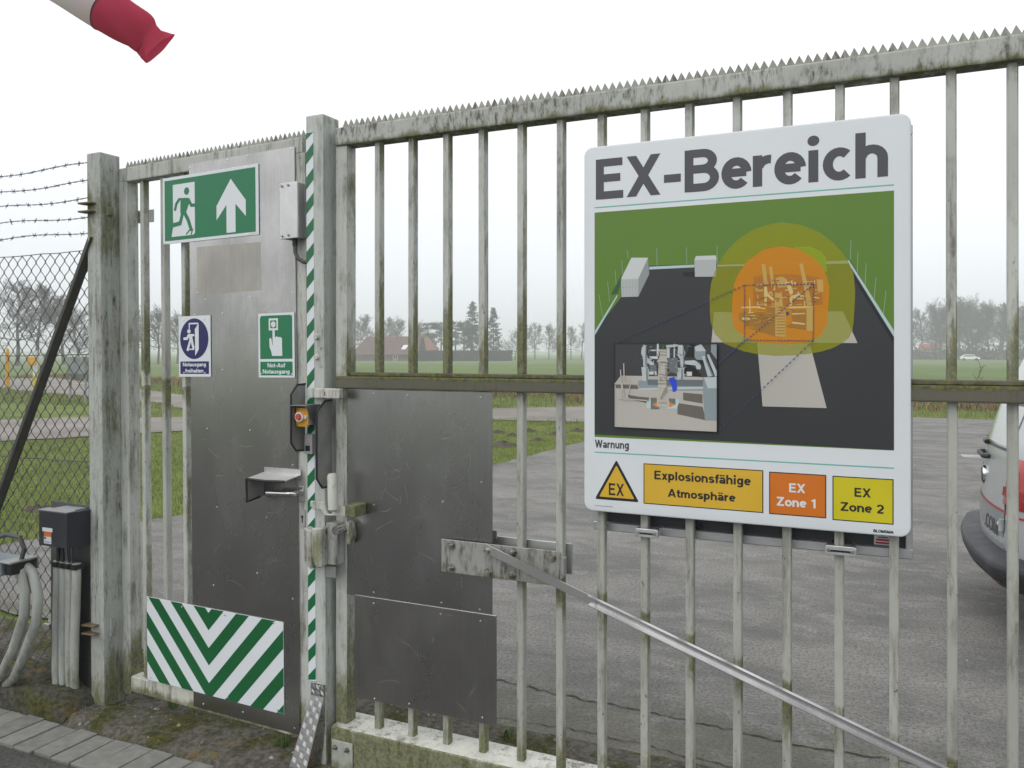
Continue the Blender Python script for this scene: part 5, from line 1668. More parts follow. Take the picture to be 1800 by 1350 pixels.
# second board on the yard side, seen from behind
rbk = thing("rear_board", "dark back of a second board with silver frame hung behind the bars", "sign", (1.57, .12, .98))
build(MB().box(1.075, 2.035, .114, .118, 1.00, 2.25), "back_panel", mat("board_back", (.028, .029, .034), .5, var=.1, sc=8), rbk)
fm = mat("frame_silver", (.55, .56, .58), .4, .85, var=.05, sc=10)
fr = MB(); fr.box(1.060, 2.042, .100, .122, .990, 1.020); fr.box(1.060, 2.042, .100, .122, 2.232, 2.262); fr.box(1.060, 1.085, .100, .122, 1.0205, 2.2315); fr.box(2.022, 2.042, .100, .122, 1.0205, 2.2315)
build(fr, "frame", fm, rbk, bevel=.003)
m = MB(); m.flat([(1.938, 1.023), (1.985, 1.023), (1.985, 1.06), (1.938, 1.06)], .1135, 0); m.flat([(1.942, 1.026), (1.982, 1.026), (1.982, 1.032), (1.942, 1.032)], .1132, 1); m.flat([(1.944, 1.035), (1.980, 1.035), (1.980, 1.041), (1.944, 1.041)], .1132, 1); m.flat([(1.956, 1.050), (1.968, 1.050), (1.968, 1.058), (1.956, 1.058)], .1132, 1); m.flat([(1.948, 1.044), (1.976, 1.044), (1.976, 1.047), (1.948, 1.047)], .1132, 2)
build(m, "label_sticker", [S_WHITE, mat("label_red", (.45, .03, .03), .4), S_BLACK], rbk, fixn=False)
build(MB().box(1.40, 1.408, .106, .114, 1.018, 1.034).box(1.42, 1.428, .106, .114, 1.018, 1.034).box(1.52, 1.528, .106, .114, 1.018, 1.034).box(1.54, 1.548, .106, .114, 1.018, 1.034), "panel_clip", S_BLACK, rbk)

# ================================================================ CHAIN-LINK FENCE
fence = thing("chain_link_fence", "chain-link fence with five barbed wires above it beside the hinge post", "fence", (-2.4, .06, 0))
WIRE = mat("fence_wire", (.10, .09, .11), .5, .4, var=.2, sc=30)
ch = MB(); p_, hh = .0335, .0385
FX0, FX1, FZ0, FZ1 = -3.72, -1.285, .085, 2.062
n = int((FX1 - FX0) / p_)
nz = int((FZ1 - FZ0) / hh)
for k in range(n + 1):
    xk = FX1 - k * p_
    pts = []
    for j in range(nz + 1):
        s = 1 if ((j + k) % 2) else -1
        pts.append((min(xk + s * p_ * .53, FX1 + .012), .060 + (.0022 if s > 0 else -.0022), FZ1 - j * hh))
    ch.tube(pts, .0021, 4, caps=False)
tag(build(ch, "wire_mesh", WIRE, fence, fixn=False, smooth=True), kind="stuff")
for z, sag in ((2.064, .006), (1.585, .012), (1.09, .01), (.14, .0)):
    build(MB().tube([(-3.8 + 2.53 * i / 24, .058, z - sag * math.sin(math.pi * i / 24) + .002 * math.sin(i * 2.3)) for i in range(25)], .002, 6), "tension_wire", WIRE, fence)
BW = mat("barbed_wire", (.13, .125, .135), .55, .5, var=.2, sc=30)
for k, (zr, zl) in enumerate(((2.462, 2.462), (2.379, 2.382), (2.300, 2.312), (2.216, 2.236), (2.146, 2.155))):
    mb = MB(); rg = random.Random(k); N = 150
    def cz(t): return zr + (zl - zr) * t * 2.2 - .006 * math.sin(math.pi * min(1, t * 1.0)) + .006 * math.sin(t * 21 + k)
    for ph in (0, math.pi):
        mb.tube([(-1.30 - 2.45 * i / N, .05 + .0022 * math.cos(i * 1.25 + ph), cz(i / N) + .0022 * math.sin(i * 1.25 + ph)) for i in range(N + 1)], .0016, 4, caps=False)
    t = rg.uniform(.005, .02)
    while t < 1:
        x, z = -1.30 - 2.45 * t, cz(t)
        for a in (rg.uniform(.3, 1.2), rg.uniform(1.8, 2.8)):
            dx, dz, dy = math.cos(a) * .012, math.sin(a) * .014, rg.uniform(-.008, .008)
            mb.tube([(x - dx, .05 - dy, z - dz), (x + dx, .05 + dy, z + dz)], .0013, 4)
        mb.tube([(x - .005, .05, z), (x + .005, .05, z)], .004, 5)
        t += .034 + rg.uniform(-.004, .004)
    build(mb, "barbed_wire", BW, fence, fixn=False)
build(MB().box(-3.86, -3.78, .02, .10, -.05, 2.48), "fence_post", P_POSTL, fence, bevel=.004)
# dark angle-iron brace
brc = MB(); a, b = Vector((-1.27, .03, 2.11)), Vector((-2.40, .03, -.02))
d = (b - a).normalized(); pr = Vector((d.z, 0, -d.x)) * .034
if pr.x > 0: pr = -pr
ang = [a, b]
def slab(mb, a, b, w0, w1, y0_, y1_):
    mb.prism([(a.x + w0.x, a.z + w0.z), (b.x + w0.x, b.z + w0.z), (b.x + w1.x, b.z + w1.z), (a.x + w1.x, a.z + w1.z)], 'y', y0_, y1_)
slab(brc, a, b, pr * 0, pr * 1.9, .026, .032)
slab(brc, a, b, pr * -.0, pr * .18, -.012, .0255)
build(brc, "brace", paint("brace_paint", (.055, .054, .048), .5, .25, (), streak=10, seed=51, specks=.3), fence, bevel=.001)

# ---- control box with four conduits
bxp = MB().box(-1.555, -1.286, .004, .008, .085, .905)
cb = thing("control_box", "dark grey control box with orange sticker mounted beside the hinge post", "control box", (-1.4, -.05, .08))
build(bxp, "back_plate", alu("backplate_alu", .17, .5, scr=.1, seed=27), cb)
DK = mat("control_dark", (0.022, 0.024, 0.031), .42, var=.12, sc=12)
hb = build(MB().box(-1.468, -1.284, -.118, .003, .735, .890), "housing", DK, cb, bevel=.004, seg=2)
build(MB().box(-1.470, -1.282, -.121, -.07, .8905, .8955).box(-1.44, -1.31, -.069, .0, .8905, .894), "lid", mat("control_lid", (.20, .205, .215), .4, var=.1, sc=20), hb, bevel=.0015)
m = MB(); m.flat([(-1.443, .800), (-1.377, .800), (-1.377, .817), (-1.443, .817)], -.1186, 0); m.flat([(-1.433, .778), (-1.384, .778), (-1.384, .799), (-1.433, .799)], -.1186, 1); m.flat([(-1.433, .747), (-1.384, .747), (-1.384, .778), (-1.433, .778)], -.1186, 2)
m.flat([(-1.430, .766), (-1.420, .766), (-1.420, .776), (-1.430, .776)], -.1189, 3); m.flat([(-1.428, .753), (-1.39, .753), (-1.39, .756), (-1.428, .756)], -.1189, 3)
build(m, "sticker", [mat("stick_white", (.6, .62, .63), .4), mat("stick_orange", (.5, .13, .02), .4), mat("stick_grey", (.5, .52, .55), .4), S_BLACK], hb, fixn=False)
COND = paint("conduit_pvc", (.36, .375, .345), .35, .35, ((.1, .4, .2, .5),), seed=61, specks=.3)
for k, (xt, xb) in enumerate(((-1.440, -1.452), (-1.399, -1.405), (-1.362, -1.362), (-1.318, -1.335))):
    c_ = build(MB().tube([(xt, -.045, .652), (xt, -.045, .58), ((xt + xb) / 2 + .004, -.05, .36), (xb, -.045, .16), (xb, -.04, .08)], .0195, 14), "conduit", COND, cb, smooth=True)
    build(MB().box(xt - .012, xt + .020, -.068, -.018, .628, .650), "clip", S_BLACK, c_)
build(MB().tube([(-1.430, -.05, .736), (-1.432, -.05, .64)], .009, 10).tube([(-1.405, -.05, .736), (-1.399, -.05, .64)], .008, 10).tube([(-1.375, -.05, .736), (-1.36, -.05, .64)], .003, 8).tube([(-1.36, -.05, .736), (-1.352, -.05, .64)], .003, 8).tube([(-1.335, -.05, .736), (-1.335, -.05, .64)], .0035, 8), "cable", mat("cable_black", (.02, .02, .022), .5), cb, smooth=True)
build(MB().box(-1.590, -1.556, -.006, .006, .31, .335), "plate_hook", mat("hook_zinc", (.45, .46, .45), .45, .7), cb, bevel=.002)
# ---- lower box with two thick hoses
gb = thing("connection_box", "grey connection box with two thick pale hoses in front of the fence", "connection box", (-1.62, -.2, .05))
build(MB().box(-1.86, -1.50, -.27, -.15, .628, .690), "housing", mat("conn_blue_grey", (.20, .235, .26), .45, .3, var=.1, sc=15), gb, bevel=.004)
build(MB().box(-1.515, -1.440, -.27, -.14, .685, .693).box(-1.515, -1.44, -.142, -.136, .64, .684), "flange", A_GALV, gb, bevel=.001)
build(MB().box(-1.500, -1.455, -.255, -.16, .632, .684), "gland_block", S_BLACK, gb, bevel=.003)
build(MB().box(-1.80, -1.76, -.23, -.19, .02, .629), "stand", P_POSTL, gb)
build(MB().tube([(-1.505, -.21, .655), (-1.47, -.20, .64), (-1.455, -.19, .56), (-1.475, -.18, .44), (-1.56, -.17, .28), (-1.66, -.16, .14), (-1.76, -.15, .06)], .021, 14), "hose", COND, gb, smooth=True)
build(MB().tube([(-1.48, -.18, .665), (-1.435, -.17, .63), (-1.405, -.165, .53), (-1.425, -.16, .41), (-1.52, -.15, .25), (-1.60, -.14, .13), (-1.70, -.13, .06)], .021, 14), "hose", COND, gb, smooth=True)
build(MB().tube([(-1.80, -.2, .71), (-1.72, -.2, .745), (-1.56, -.2, .79), (-1.475, -.2, .785), (-1.447, -.2, .74), (-1.465, -.2, .69), (-1.49, -.2, .655)], .010, 10), "cable", mat("cable_dark_grey", (.05, .052, .055), .55), gb, smooth=True)

# grass tufts in the threshold
TM = GM
for i, (x, y, n) in enumerate(((-.93, .14, 45), (-.80, .15, 20), (-.24, .06, 40), (.55, .5, 25), (-1.12, .2, 25))):
    rg = random.Random(i + 30); mb = MB()
    for _ in range(n):
        a = rg.uniform(0, 6.28); l = rg.uniform(.02, .06); w = .0018; bx, by = x + rg.gauss(0, .014), y + rg.gauss(0, .012); z = mossz(bx, by) - .004
        dx, dy = math.cos(a), math.sin(a); sp = rg.uniform(.2, .8)
        p = [(bx, by, z), (bx + dx * l * sp * .4, by + dy * l * sp * .4, z + l * .7), (bx + dx * l * sp, by + dy * l * sp, z + l * .95)]
        mb._add([(p[0][0] - dy * w, p[0][1] + dx * w, p[0][2]), (p[0][0] + dy * w, p[0][1] - dx * w, p[0][2]), (p[1][0] + dy * w, p[1][1] - dx * w, p[1][2]), (p[1][0] - dy * w, p[1][1] + dx * w, p[1][2]), p[2]], [(0, 1, 2, 3), (3, 2, 4)])
    tag(build(mb, "grass_tuft", [mat("tuft_green", (.075, .15, .02), .7, var=.3, sc=20)], fixn=False), "small bright green grass tuft growing on the mossy threshold", "grass tuft", "tufts on the threshold")

# ================================================================ VAN
VX, VY, HALF, RC, LEN = 2.49, 3.28, .885, .30, 4.35
van = thing("parked_van", "silver delivery van with dark bumper and red tail lamp parked behind the gate", "van", (VX + LEN / 2, VY, 0))
def v_rear(z):      # rear outline over height: upright below the window, raked above
    P = [(.20, .06), (.34, .02), (.55, .0), (.80, .012), (1.03, .04), (1.30, .13), (1.60, .26), (1.74, .36), (1.80, .60)]
    for (a, x), (b, y) in zip(P[:-1], P[1:]):
        if z <= b: return x + (y - x) * max(0, (z - a)) / (b - a)
    return P[-1][1]
def v_front(z):
    P = [(.20, 4.30), (.45, 4.35), (.75, 4.30), (.92, 4.15), (1.02, 3.55), (1.30, 3.05), (1.60, 2.55), (1.74, 2.25), (1.80, 1.9)]
    for (a, x), (b, y) in zip(P[:-1], P[1:]):
        if z <= b: return x + (y - x) * max(0, (z - a)) / (b - a)
    return P[-1][1]
def v_half(z):
    P = [(.20, .84), (.40, .885), (.75, .895), (1.02, .885), (1.30, .85), (1.60, .79), (1.74, .70), (1.80, .50)]
    for (a, x), (b, y) in zip(P[:-1], P[1:]):
        if z <= b: return x + (y - x) * max(0, (z - a)) / (b - a)
    return P[-1][1]
def v_surf(s, z, off=0.0):
    """point on the body skin: s runs from the middle of the tail round the near corner and along the near side"""
    hw = v_half(z) + off; rc = RC; x0 = VX + v_rear(z) - off
    sg = 1 if s >= 0 else -1; s = abs(s)
    fl = hw - rc
    if s <= fl: y = s; x = x0 + .07 * (s / fl) ** 2
    elif s <= fl + rc * math.pi / 2:
        a = (s - fl) / rc; y = fl + rc * math.sin(a); x = x0 + .07 + rc * (1 - math.cos(a))
    else: y = hw; x = x0 + .07 + rc + (s - fl - rc * math.pi / 2)
    return Vector((x, VY - sg * y, z))
BODY = NT("van_silver"); BODY.out((.45, .47, .485), .28, .25, .5); BODY.b.inputs['Coat Weight'].default_value = .5; BODY.b.inputs['Coat Roughness'].default_value = .08; BODY = BODY.m
mb = MB(); zs = [.315, .34, .40, .55, .70, .85, .98, 1.03, 1.10, 1.25, 1.40, 1.52, 1.62, 1.70, 1.76, 1.80]
ring_n = None; rings = []
for z in zs:
    hw = v_half(z); end = VX + v_front(z); fl = hw - RC; c0 = fl + RC * math.pi / 2
    sx = v_surf(c0, z).x; L = end - .35 - sx
    ss = [fl * i / 6 for i in range(6)] + [fl + RC * math.pi / 2 * i / 8 for i in range(8)] + [c0 + L * i / 12 for i in range(13)]
    half = [v_surf(q, z) for q in ss]
    for i in range(1, 9):
        a = math.pi / 2 * i / 8; half.append(Vector((end - .35 + .35 * math.sin(a), VY - (hw - .35 + .35 * math.cos(a)), z)))
    half.append(Vector((end + .02, VY, z)))
    full = half + [Vector((p.x, 2 * VY - p.y, p.z)) for p in half[-2:0:-1]]
    rings.append(full)
n = len(rings[0])
v = [p for r_ in rings for p in r_]
f = [(j * n + i, j * n + (i + 1) % n, (j + 1) * n + (i + 1) % n, (j + 1) * n + i) for j in range(len(rings) - 1) for i in range(n)] + [tuple(range((len(rings) - 1) * n, len(rings) * n)), tuple(range(n - 1, -1, -1))]
mb._add(v, f); vb = build(mb, "body", BODY, van, smooth=True)
def patch(s0, s1, z0, z1, off, ns=14, nz=6, skew=0.0, thick=None):
    m = MB(); m.grid(ns, nz, lambda u, w: v_surf(s0 + (s1 - s0) * u + skew * w, z0 + (z1 - z0) * w, off)); return m
GLASS = mat("van_glass", (.20, .23, .22), .08, .0, var=.05, spec=.9)
MIRR = NT("van_film_glass"); MIRR.out((.50, .52, .50), .12, .35, .6); MIRR = MIRR.m
BUMP = mat("bumper_plastic", (.024, .025, .029), .55, var=.12, sc=12, bump=.1, bsc=200)
corner = (v_half(.8) - RC)
rw = build(patch(-.50, .50, 1.06, 1.56, .003), "rear_window", MIRR, van, fixn=False, smooth='all')
m = MB()
for zc, s0, s1 in ((1.335, .30, .48), (1.285, .24, .48), (1.235, .20, .38)):
    w, ps = text_polys("Xonemas" if zc > 1.3 else "BoxeEnanEs" if zc > 1.25 else "moEn", .22)
    w, ps = text_polys("-" * (9 if zc > 1.25 else 5), .5)
    for li, p in ps: m._add([v_surf(s0 + (s1 - s0) * a / w, zc + b * .03, .005) for a, b in p], [(0, 1, 2, 3)])
build(m, "window_lettering", mat("win_letter", (.12, .13, .14), .5), rw, fixn=False)
build(patch(-.53, .53, 1.035, 1.05, .006, nz=1), "window_seal", S_BLACK, van, fixn=False)
# tail lamp on the near corner, lower red strip and lettering on the tail door
for sg in (1, -1):
    m = MB(); cs = v_half(.88) - RC
    m.grid(14, 8, lambda u, w: v_surf(sg * (cs - .075 + .40 * u + .03 * w), .745 + .27 * w, .012 * (1 - abs(2 * u - 1) ** 6) * (1 - abs(2 * w - 1) ** 6) + .002))
    LR = NT("lamp_red_%d" % (sg + 1)); LR.out((.42, .008, .012), .12, 0, .6); LR.b.inputs['Coat Weight'].default_value = .6
    tl = build(m, "tail_lamp", LR.m, van, fixn=False, smooth='all')
    m = MB(); m.grid(8, 2, lambda u, w: v_surf(sg * (cs - .04 + .36 * u), .80 + .05 * w, .016)); build(m, "lamp_lens", mat("lamp_amber", (.30, .006, .01), .12), tl, fixn=False, smooth='all')
build(patch(-1.05, .80, .700, .712, .003, ns=40, nz=1), "red_stripe", mat("stripe_red", (.42, .02, .03), .35), van, fixn=False)
build(patch(-.552, .545, .47, .699, .0018, ns=30, nz=2), "lower_panel", mat("van_grey_panel", (.27, .285, .30), .35, .2), van, fixn=False, smooth='all')
m = MB(); w, ps = text_polys(".COM", .2)
for li, p in ps: m._add([v_surf(.16 + .31 * a / w, .555 + b * .085, .004 + li * .0003) for a, b in p], [(0, 1, 2, 3)])
build(m, "tail_lettering", mat("van_letter", (.06, .065, .07), .45), van, fixn=False)
build(MB().tube([v_surf(.552, .45, .001), v_surf(.552, .75, .001), v_surf(.555, 1.03, .001)], .004, 6), "door_seam", S_BLACK, van)
build(MB().tube([v_surf(.55, .60, .012), v_surf(.55, .665, .012)], .014, 10).tube([v_surf(.50, .632, .004), v_surf(.55, .632, .012)], .018, 8), "door_hinge", mat("hinge_silver", (.5, .52, .53), .35, .5), van, smooth=True)
e = v_surf(0, .84, .012); m = MB(); m.cyl(e + Vector((.015, 0, 0)), e, .058, .054, 28); em = build(m, "emblem", mat("emblem_chrome", (.7, .71, .72), .12, 1.0), van, smooth=True)
m = MB(); m.cyl(e, e - Vector((.003, 0, 0)), .044, .042, 24); build(m, "emblem_core", mat("emblem_dark", (.05, .055, .08), .3, .5), em)
m = MB(); q = v_surf(.05, .97, .03); m.tube([v_surf(-.16, .965, .006), v_surf(-.14, .965, .035), v_surf(.12, .965, .035), v_surf(.14, .965, .006)], .014, 8); build(m, "door_handle", BUMP, van, smooth=True)
m = MB(); m.tube([v_surf(-.05, 1.045, .018), v_surf(.05, 1.045, .018)], .016, 8); build(m, "wiper_boss", S_BLACK, van, smooth=True)
# bumper wraps the tail
prof = [(.31, .03), (.335, .07), (.365, .095), (.41, .112), (.445, .115), (.468, .105), (.482, .075), (.495, -.01)]
m = MB(); smax = .95 + .35
def bf(u, w):
    s = -smax + 2 * smax * u; t = w * (len(prof) - 1); i = min(int(t), len(prof) - 2); fr_ = t - i
    z = prof[i][0] + (prof[i + 1][0] - prof[i][0]) * fr_; o = prof[i][1] + (prof[i + 1][1] - prof[i][1]) * fr_
    k = min(1, max(.18, (smax - abs(s)) / .55)) ** .8
    return v_surf(s, z, o * k)
m.grid(60, 21, bf); bp = build(m, "bumper", BUMP, van, fixn=False, smooth='all')
m = MB(); m.grid(16, 2, lambda u, w: v_surf(.30 + .5 * u, .366 + .012 * w, (.0965 + .0045 * w) * min(1, (smax - (.30 + .5 * u)) / .55) ** .8 + .002)); build(m, "reflector", mat("reflector_red", (.12, .008, .012), .2), bp, fixn=False, smooth='all')
# side glass, panel lines, wheels
for sg in (1, -1):
    m = MB(); m.grid(14, 4, lambda u, w: v_surf(sg * (2.75 + .75 * u - .22 * w * (1 if u > .5 else 0)), 1.07 + .42 * w, .003)); build(m, "side_window", GLASS, van, fixn=False, smooth='all')
    build(MB().tube([v_surf(sg * 2.62, .40, .001), v_surf(sg * 2.62, 1.05, .001), v_surf(sg * 2.62, 1.6, .001)], .004, 6), "door_seam", S_BLACK, van)
    build(patch(sg * 1.15, sg * 2.2, .40, .50, .008, nz=2), "side_strip", BUMP, van, fixn=False, smooth='all')
m = MB(); m.grid(14, 6, lambda u, w: Vector((VX + v_front(1.04 + .62 * w) + .012, VY - (v_half(1.04 + .62 * w) - .14) * (1 - 2 * u), 1.04 + .62 * w))); build(m, "windscreen", GLASS, van, fixn=False, smooth='all')
TY, RM = mat("tyre_rubber", (.018, .018, .019), .85, var=.2, sc=40), mat("wheel_rim", (.38, .39, .40), .35, .8)
for wx in (VX + .92, VX + 3.55):
    for sg in (1, -1):
        yo = VY - sg * .90; yi = VY - sg * .68
        w_ = build(MB().cyl((wx, yi, .31), (wx, yo - sg * -.02, .31), .31, .31, 40).cyl((wx, yo + sg * .02, .31), (wx, yo + sg * -.012, .31), .30, .27, 40), "wheel", TY, van, bevel=.015, smooth=True)
        build(MB().cyl((wx, yo + sg * .02, .31), (wx, yo - sg * .018, .31), .195, .185, 32), "rim", RM, w_, smooth=True)
        build(MB().cyl((wx, VY - sg * .70, .33), (wx, VY - sg * (v_half(.5) + .003), .33), .385, n=36), "wheel_arch", S_BLACK, van)
build(MB().box(VX + .3, VX + 4.1, VY - .8, VY + .8, .18, .30), "underbody", S_BLACK, van)

# ================================================================ WINDSOCK
ws = thing("windsock", "red and white windsock blowing out above the fence", "windsock", (-8.9, 3.6, 0))
WP = [(-8.05, 3.82, 6.72), (-7.583, 4.028, 6.50), (-7.145, 4.23, 6.131), (-6.643, 4.46, 5.731), (-6.33, 4.605, 5.497), (-6.192, 4.668, 5.386), (-6.085, 4.714, 5.262)]
WR = [.40, .365, .325, .272, .222, .165, .20]
def sockpt(t, a):
    i = min(int(t), len(WP) - 2); f_ = t - i
    def cr_(k): return Vector(WP[max(0, min(len(WP) - 1, k))])
    p0, p1, p2, p3 = cr_(i - 1), cr_(i), cr_(i + 1), cr_(i + 2)
    c = p1 * 1 + (p2 - p0) * .5 * f_ + (p0 * 2 - p1 * 5 + p2 * 4 - p3) * .5 * f_ ** 2 + (p1 * 3 - p0 - p2 * 3 + p3) * .5 * f_ ** 3
    d = (p2 - p1).normalized(); u = d.cross(Vector((0, 0, 1))).normalized(); w = u.cross(d)
    r_ = WR[i] + (WR[i + 1] - WR[i]) * f_
    k = sstep(3.0, 5.2, t)
    wr = 1 + .05 * math.sin(a * 5 + t * 3) * (.3 + k) + .10 * k * math.sin(a * 3 + t * 2.5)
    fl = 1 - .55 * k
    return c + u * math.cos(a) * r_ * wr * fl + w * math.sin(a) * r_ * wr * (1 + .15 * k)
def cloth(name, col):
    t = NT(name); t.out(col, .75, 0, .2); t.b.inputs['Subsurface Weight'].default_value = 0
    tr = t.n.new("ShaderNodeBsdfTranslucent"); tr.inputs[0].default_value = (*col, 1)
    mx = t.n.new("ShaderNodeMixShader"); mx.inputs[0].default_value = .5
    o_ = t.n["Material Output"]; t.lk(t.b.outputs[0], mx.inputs[1]); t.lk(tr.outputs[0], mx.inputs[2]); t.lk(mx.outputs[0], o_.inputs[0])
    return t.m
CW, CRD = cloth("sock_white", (.72, .69, .70)), cloth("sock_red", (.55, .05, .11))
for name, t0, t1, mm_ in (("red_band", 0, 1.0, CRD), ("white_band", 1.0, 2.98, CW), ("red_tail", 3.0, 6.0, CRD)):
    m = MB(); m.grid(40, 26, lambda u, w: sockpt(min(5.999, t0 + (t1 - t0) * w), 2 * math.pi * u)); build(m, name, mm_, ws, fixn=False, smooth='all')
m = MB(); m.tube([sockpt(2.99, 2 * math.pi * i / 40) for i in range(41)], .010, 6); build(m, "seam", mat("seam_dark", (.10, .03, .07), .8), ws, smooth=True)
m = MB(); m.tube([sockpt(0.001, 2 * math.pi * i / 40) for i in range(41)], .018, 8); build(m, "mouth_ring", BOLT, ws, smooth=True)
build(MB().tube([(-8.9, 3.6, -.05), (-8.9, 3.6, 7.05)], [.06, .035], 14), "mast", STEEL, ws, smooth=True)
build(MB().tube([(-8.9, 3.6, 6.98), tuple(sockpt(0.001, math.pi / 2))], .015, 8).tube([(-8.9, 3.6, 6.5), tuple(sockpt(0.001, -math.pi / 2))], .015, 8), "arm", STEEL, ws)

# ================================================================ THINGS IN THE FIELD
def P2(x, y): return (x, y, gz(x, y))
YEL, WHT = mat("marker_yellow", (.58, .30, .02), .6, var=.12, sc=8), mat("marker_white", (.62, .62, .58), .6, var=.1, sc=8)
mk = thing("marker_post", "tall slim orange marker post in the field behind the fence", "marker post", (-31.1, 19.6, 0))
build(MB().tube([(-31.1, 19.6, -.1), (-31.1, 19.6, 1.55)], .075, 12).cyl((-31.1, 19.6, 1.55), (-31.1, 19.6, 1.72), .075, .03, 12), "pole", YEL, mk, smooth=True)
build(MB().tube([(-31.1, 19.6, -.1), (-31.1, 19.6, .12)], .10, 12), "base", mat("marker_base", (.2, .2, .19), .9), mk)
mk = thing("marker_post", "white and yellow marker post with a small yellow plate in the field", "marker post", (-29.1, 19.4, 0))
build(MB().tube([(-29.1, 19.4, -.1), (-29.1, 19.4, .62)], .085, 12), "foot", mat("marker_lemon", (.55, .45, .03), .6, var=.1, sc=8), mk, smooth=True)
build(MB().tube([(-29.1, 19.4, .62), (-29.1, 19.4, 1.58)], .085, 12).cyl((-29.1, 19.4, 1.58), (-29.1, 19.4, 1.62), .10, .10, 12), "pole", WHT, mk, smooth=True)
build(MB().box(-29.38, -28.82, 19.24, 19.27, 1.05, 1.36), "plate", YEL, mk, bevel=.01)
mk = thing("marker_post", "thin grey metal post in the field beside the yellow markers", "marker post", (-31.6, 21.6, 0))
build(MB().box(-31.66, -31.54, 21.55, 21.65, -.1, 1.45), "pole", P_POSTL, mk); build(MB().box(-31.70, -31.50, 21.52, 21.68, 1.45, 1.50), "cap", P_POSTL, mk)
hp_ = thing("steel_hopper", "grey steel hopper on thin legs behind the fence", "hopper", (-21.1, 15.5, 0))
HM = mat("hopper_steel", (.26, .275, .28), .5, .3, var=.2, sc=3)
def frust(mb, cx, cy, z0_, w0, z1_, w1):
    mb._add([(cx - w0, cy - w0, z0_), (cx + w0, cy - w0, z0_), (cx + w0, cy + w0, z0_), (cx - w0, cy + w0, z0_), (cx - w1, cy - w1, z1_), (cx + w1, cy - w1, z1_), (cx + w1, cy + w1, z1_), (cx - w1, cy + w1, z1_)], [(3, 2, 1, 0), (4, 5, 6, 7), (0, 1, 5, 4), (1, 2, 6, 5), (2, 3, 7, 6), (3, 0, 4, 7)])
m = MB(); frust(m, -21.1, 15.5, .72, .30, .90, .40); frust(m, -21.1, 15.5, .9005, .40, 1.42, .44); build(m, "bin", HM, hp_, bevel=.01)
for sx in (-1, 1):
    for sy in (-1, 1):
        m = MB(); m.tube([(-21.1 + sx * .36, 15.5 + sy * .36, -.05), (-21.1 + sx * .33, 15.5 + sy * .33, .92)], .035, 8); build(m, "leg", HM, hp_)
# far white car by the right-hand wood
fc = thing("distant_car", "tiny white car parked at the edge of the far wood", "car", (19.2, 225.5, gz(19, 225)))
zc = gz(19, 225)
build(MB().prism([(17.1, zc + .35), (21.3, zc + .35), (21.3, zc + .8), (20.5, zc + .95), (19.9, zc + 1.5), (18.0, zc + 1.5), (17.3, zc + 1.0), (17.1, zc + .95)], 'y', 224.7, 226.4), "body", mat("car_white", (.8, .8, .8), .3), fc, bevel=.08, seg=2)
build(MB().prism([(17.6, zc + 1.02), (20.2, zc + 1.02), (19.8, zc + 1.4), (18.1, zc + 1.4)], 'y', 224.68, 226.42), "window", GLASS, fc)
for x in (17.9, 20.5):
    m = MB(); m.cyl((x, 224.68, zc + .32), (x, 226.42, zc + .32), .32, n=20); build(m, "wheel", TY, fc)

# ================================================================ FARMHOUSES
ROOF = mat("roof_tile", (.11, .055, .045), .85, var=.22, sc=1.2); ROOF2 = mat("roof_tile_bright", (.19, .08, .055), .85, var=.2, sc=1.2)
BRK_ = mat("farm_brick", (.13, .085, .07), .9, var=.25, sc=1.5); WIN = mat("far_pane", (.08, .09, .10), .15)
fh = thing("farmhouse", "long low brick farmhouse with hipped red tiled roof across the field", "house", (-106.6, 167.6, gz(-106, 167)))
hm = Matrix.Translation((-106.6, 167.6, gz(-106, 167))) @ Matrix.Rotation(math.atan2(8.0, 17.4), 4, 'Z')
class HB(MB):
    def _add(self, v, f, m=0): return MB._add(self, [hm @ Vector(p) for p in v], f, m)
build(HB().box(-10.4, 5.2, -3.6, 3.6, -.3, 2.1), "wall", BRK_, fh)
build(HB()._add([(-10.9, -4.3, 1.45), (5.4, -4.3, 1.45), (5.4, 4.3, 1.45), (-10.9, 4.3, 1.45), (-7.6, 0, 5.9), (5.4, 0, 5.9)], [(0, 1, 5, 4), (1, 2, 5), (2, 3, 4, 5), (3, 0, 4), (3, 2, 1, 0)]), "roof", ROOF, fh)
build(HB().box(5.45, 9.3, -3.4, 3.4, -.3, 2.9), "wall", mat("farm_brick_red", (.20, .095, .065), .9, var=.2, sc=1.5), fh)
build(HB()._add([(5.42, -4.0, 2.2), (9.7, -4.0, 2.7), (9.7, 4.0, 2.7), (5.42, 4.0, 2.2), (5.42, 0, 5.95), (6.9, 0, 5.95)], [(0, 1, 5, 4), (1, 2, 5), (2, 3, 4, 5), (3, 0, 4), (3, 2, 1, 0)]), "roof", ROOF2, fh)
for x in (-5.2, 3.2, -.8):
    w_ = build(HB().box(x, x + 1.1, -3.66, -3.58, .35, 1.5), "window", WHT, fh)
    build(HB().box(x + .12, x + .50, -3.70, -3.665, .48, 1.38).box(x + .60, x + .98, -3.70, -3.665, .48, 1.38), "pane", WIN, w_)
build(HB().box(-.9, .1, -3.66, -3.58, -.2, 1.4), "door", mat("farm_door", (.25, .25, .23), .7), fh)
build(HB()._add([(1.0, -3.05, 2.80), (2.1, -3.05, 2.80), (2.6, -2.1, 3.80), (1.5, -2.1, 3.80), (1.0, -3.05, 2.70), (2.1, -3.05, 2.70), (2.6, -2.1, 3.70), (1.5, -2.1, 3.70)], [(0, 1, 2, 3), (7, 6, 5, 4), (0, 4, 5, 1), (1, 5, 6, 2), (2, 6, 7, 3), (3, 7, 4, 0)]), "skylight", mat("skylight", (.75, .78, .8), .2), fh)
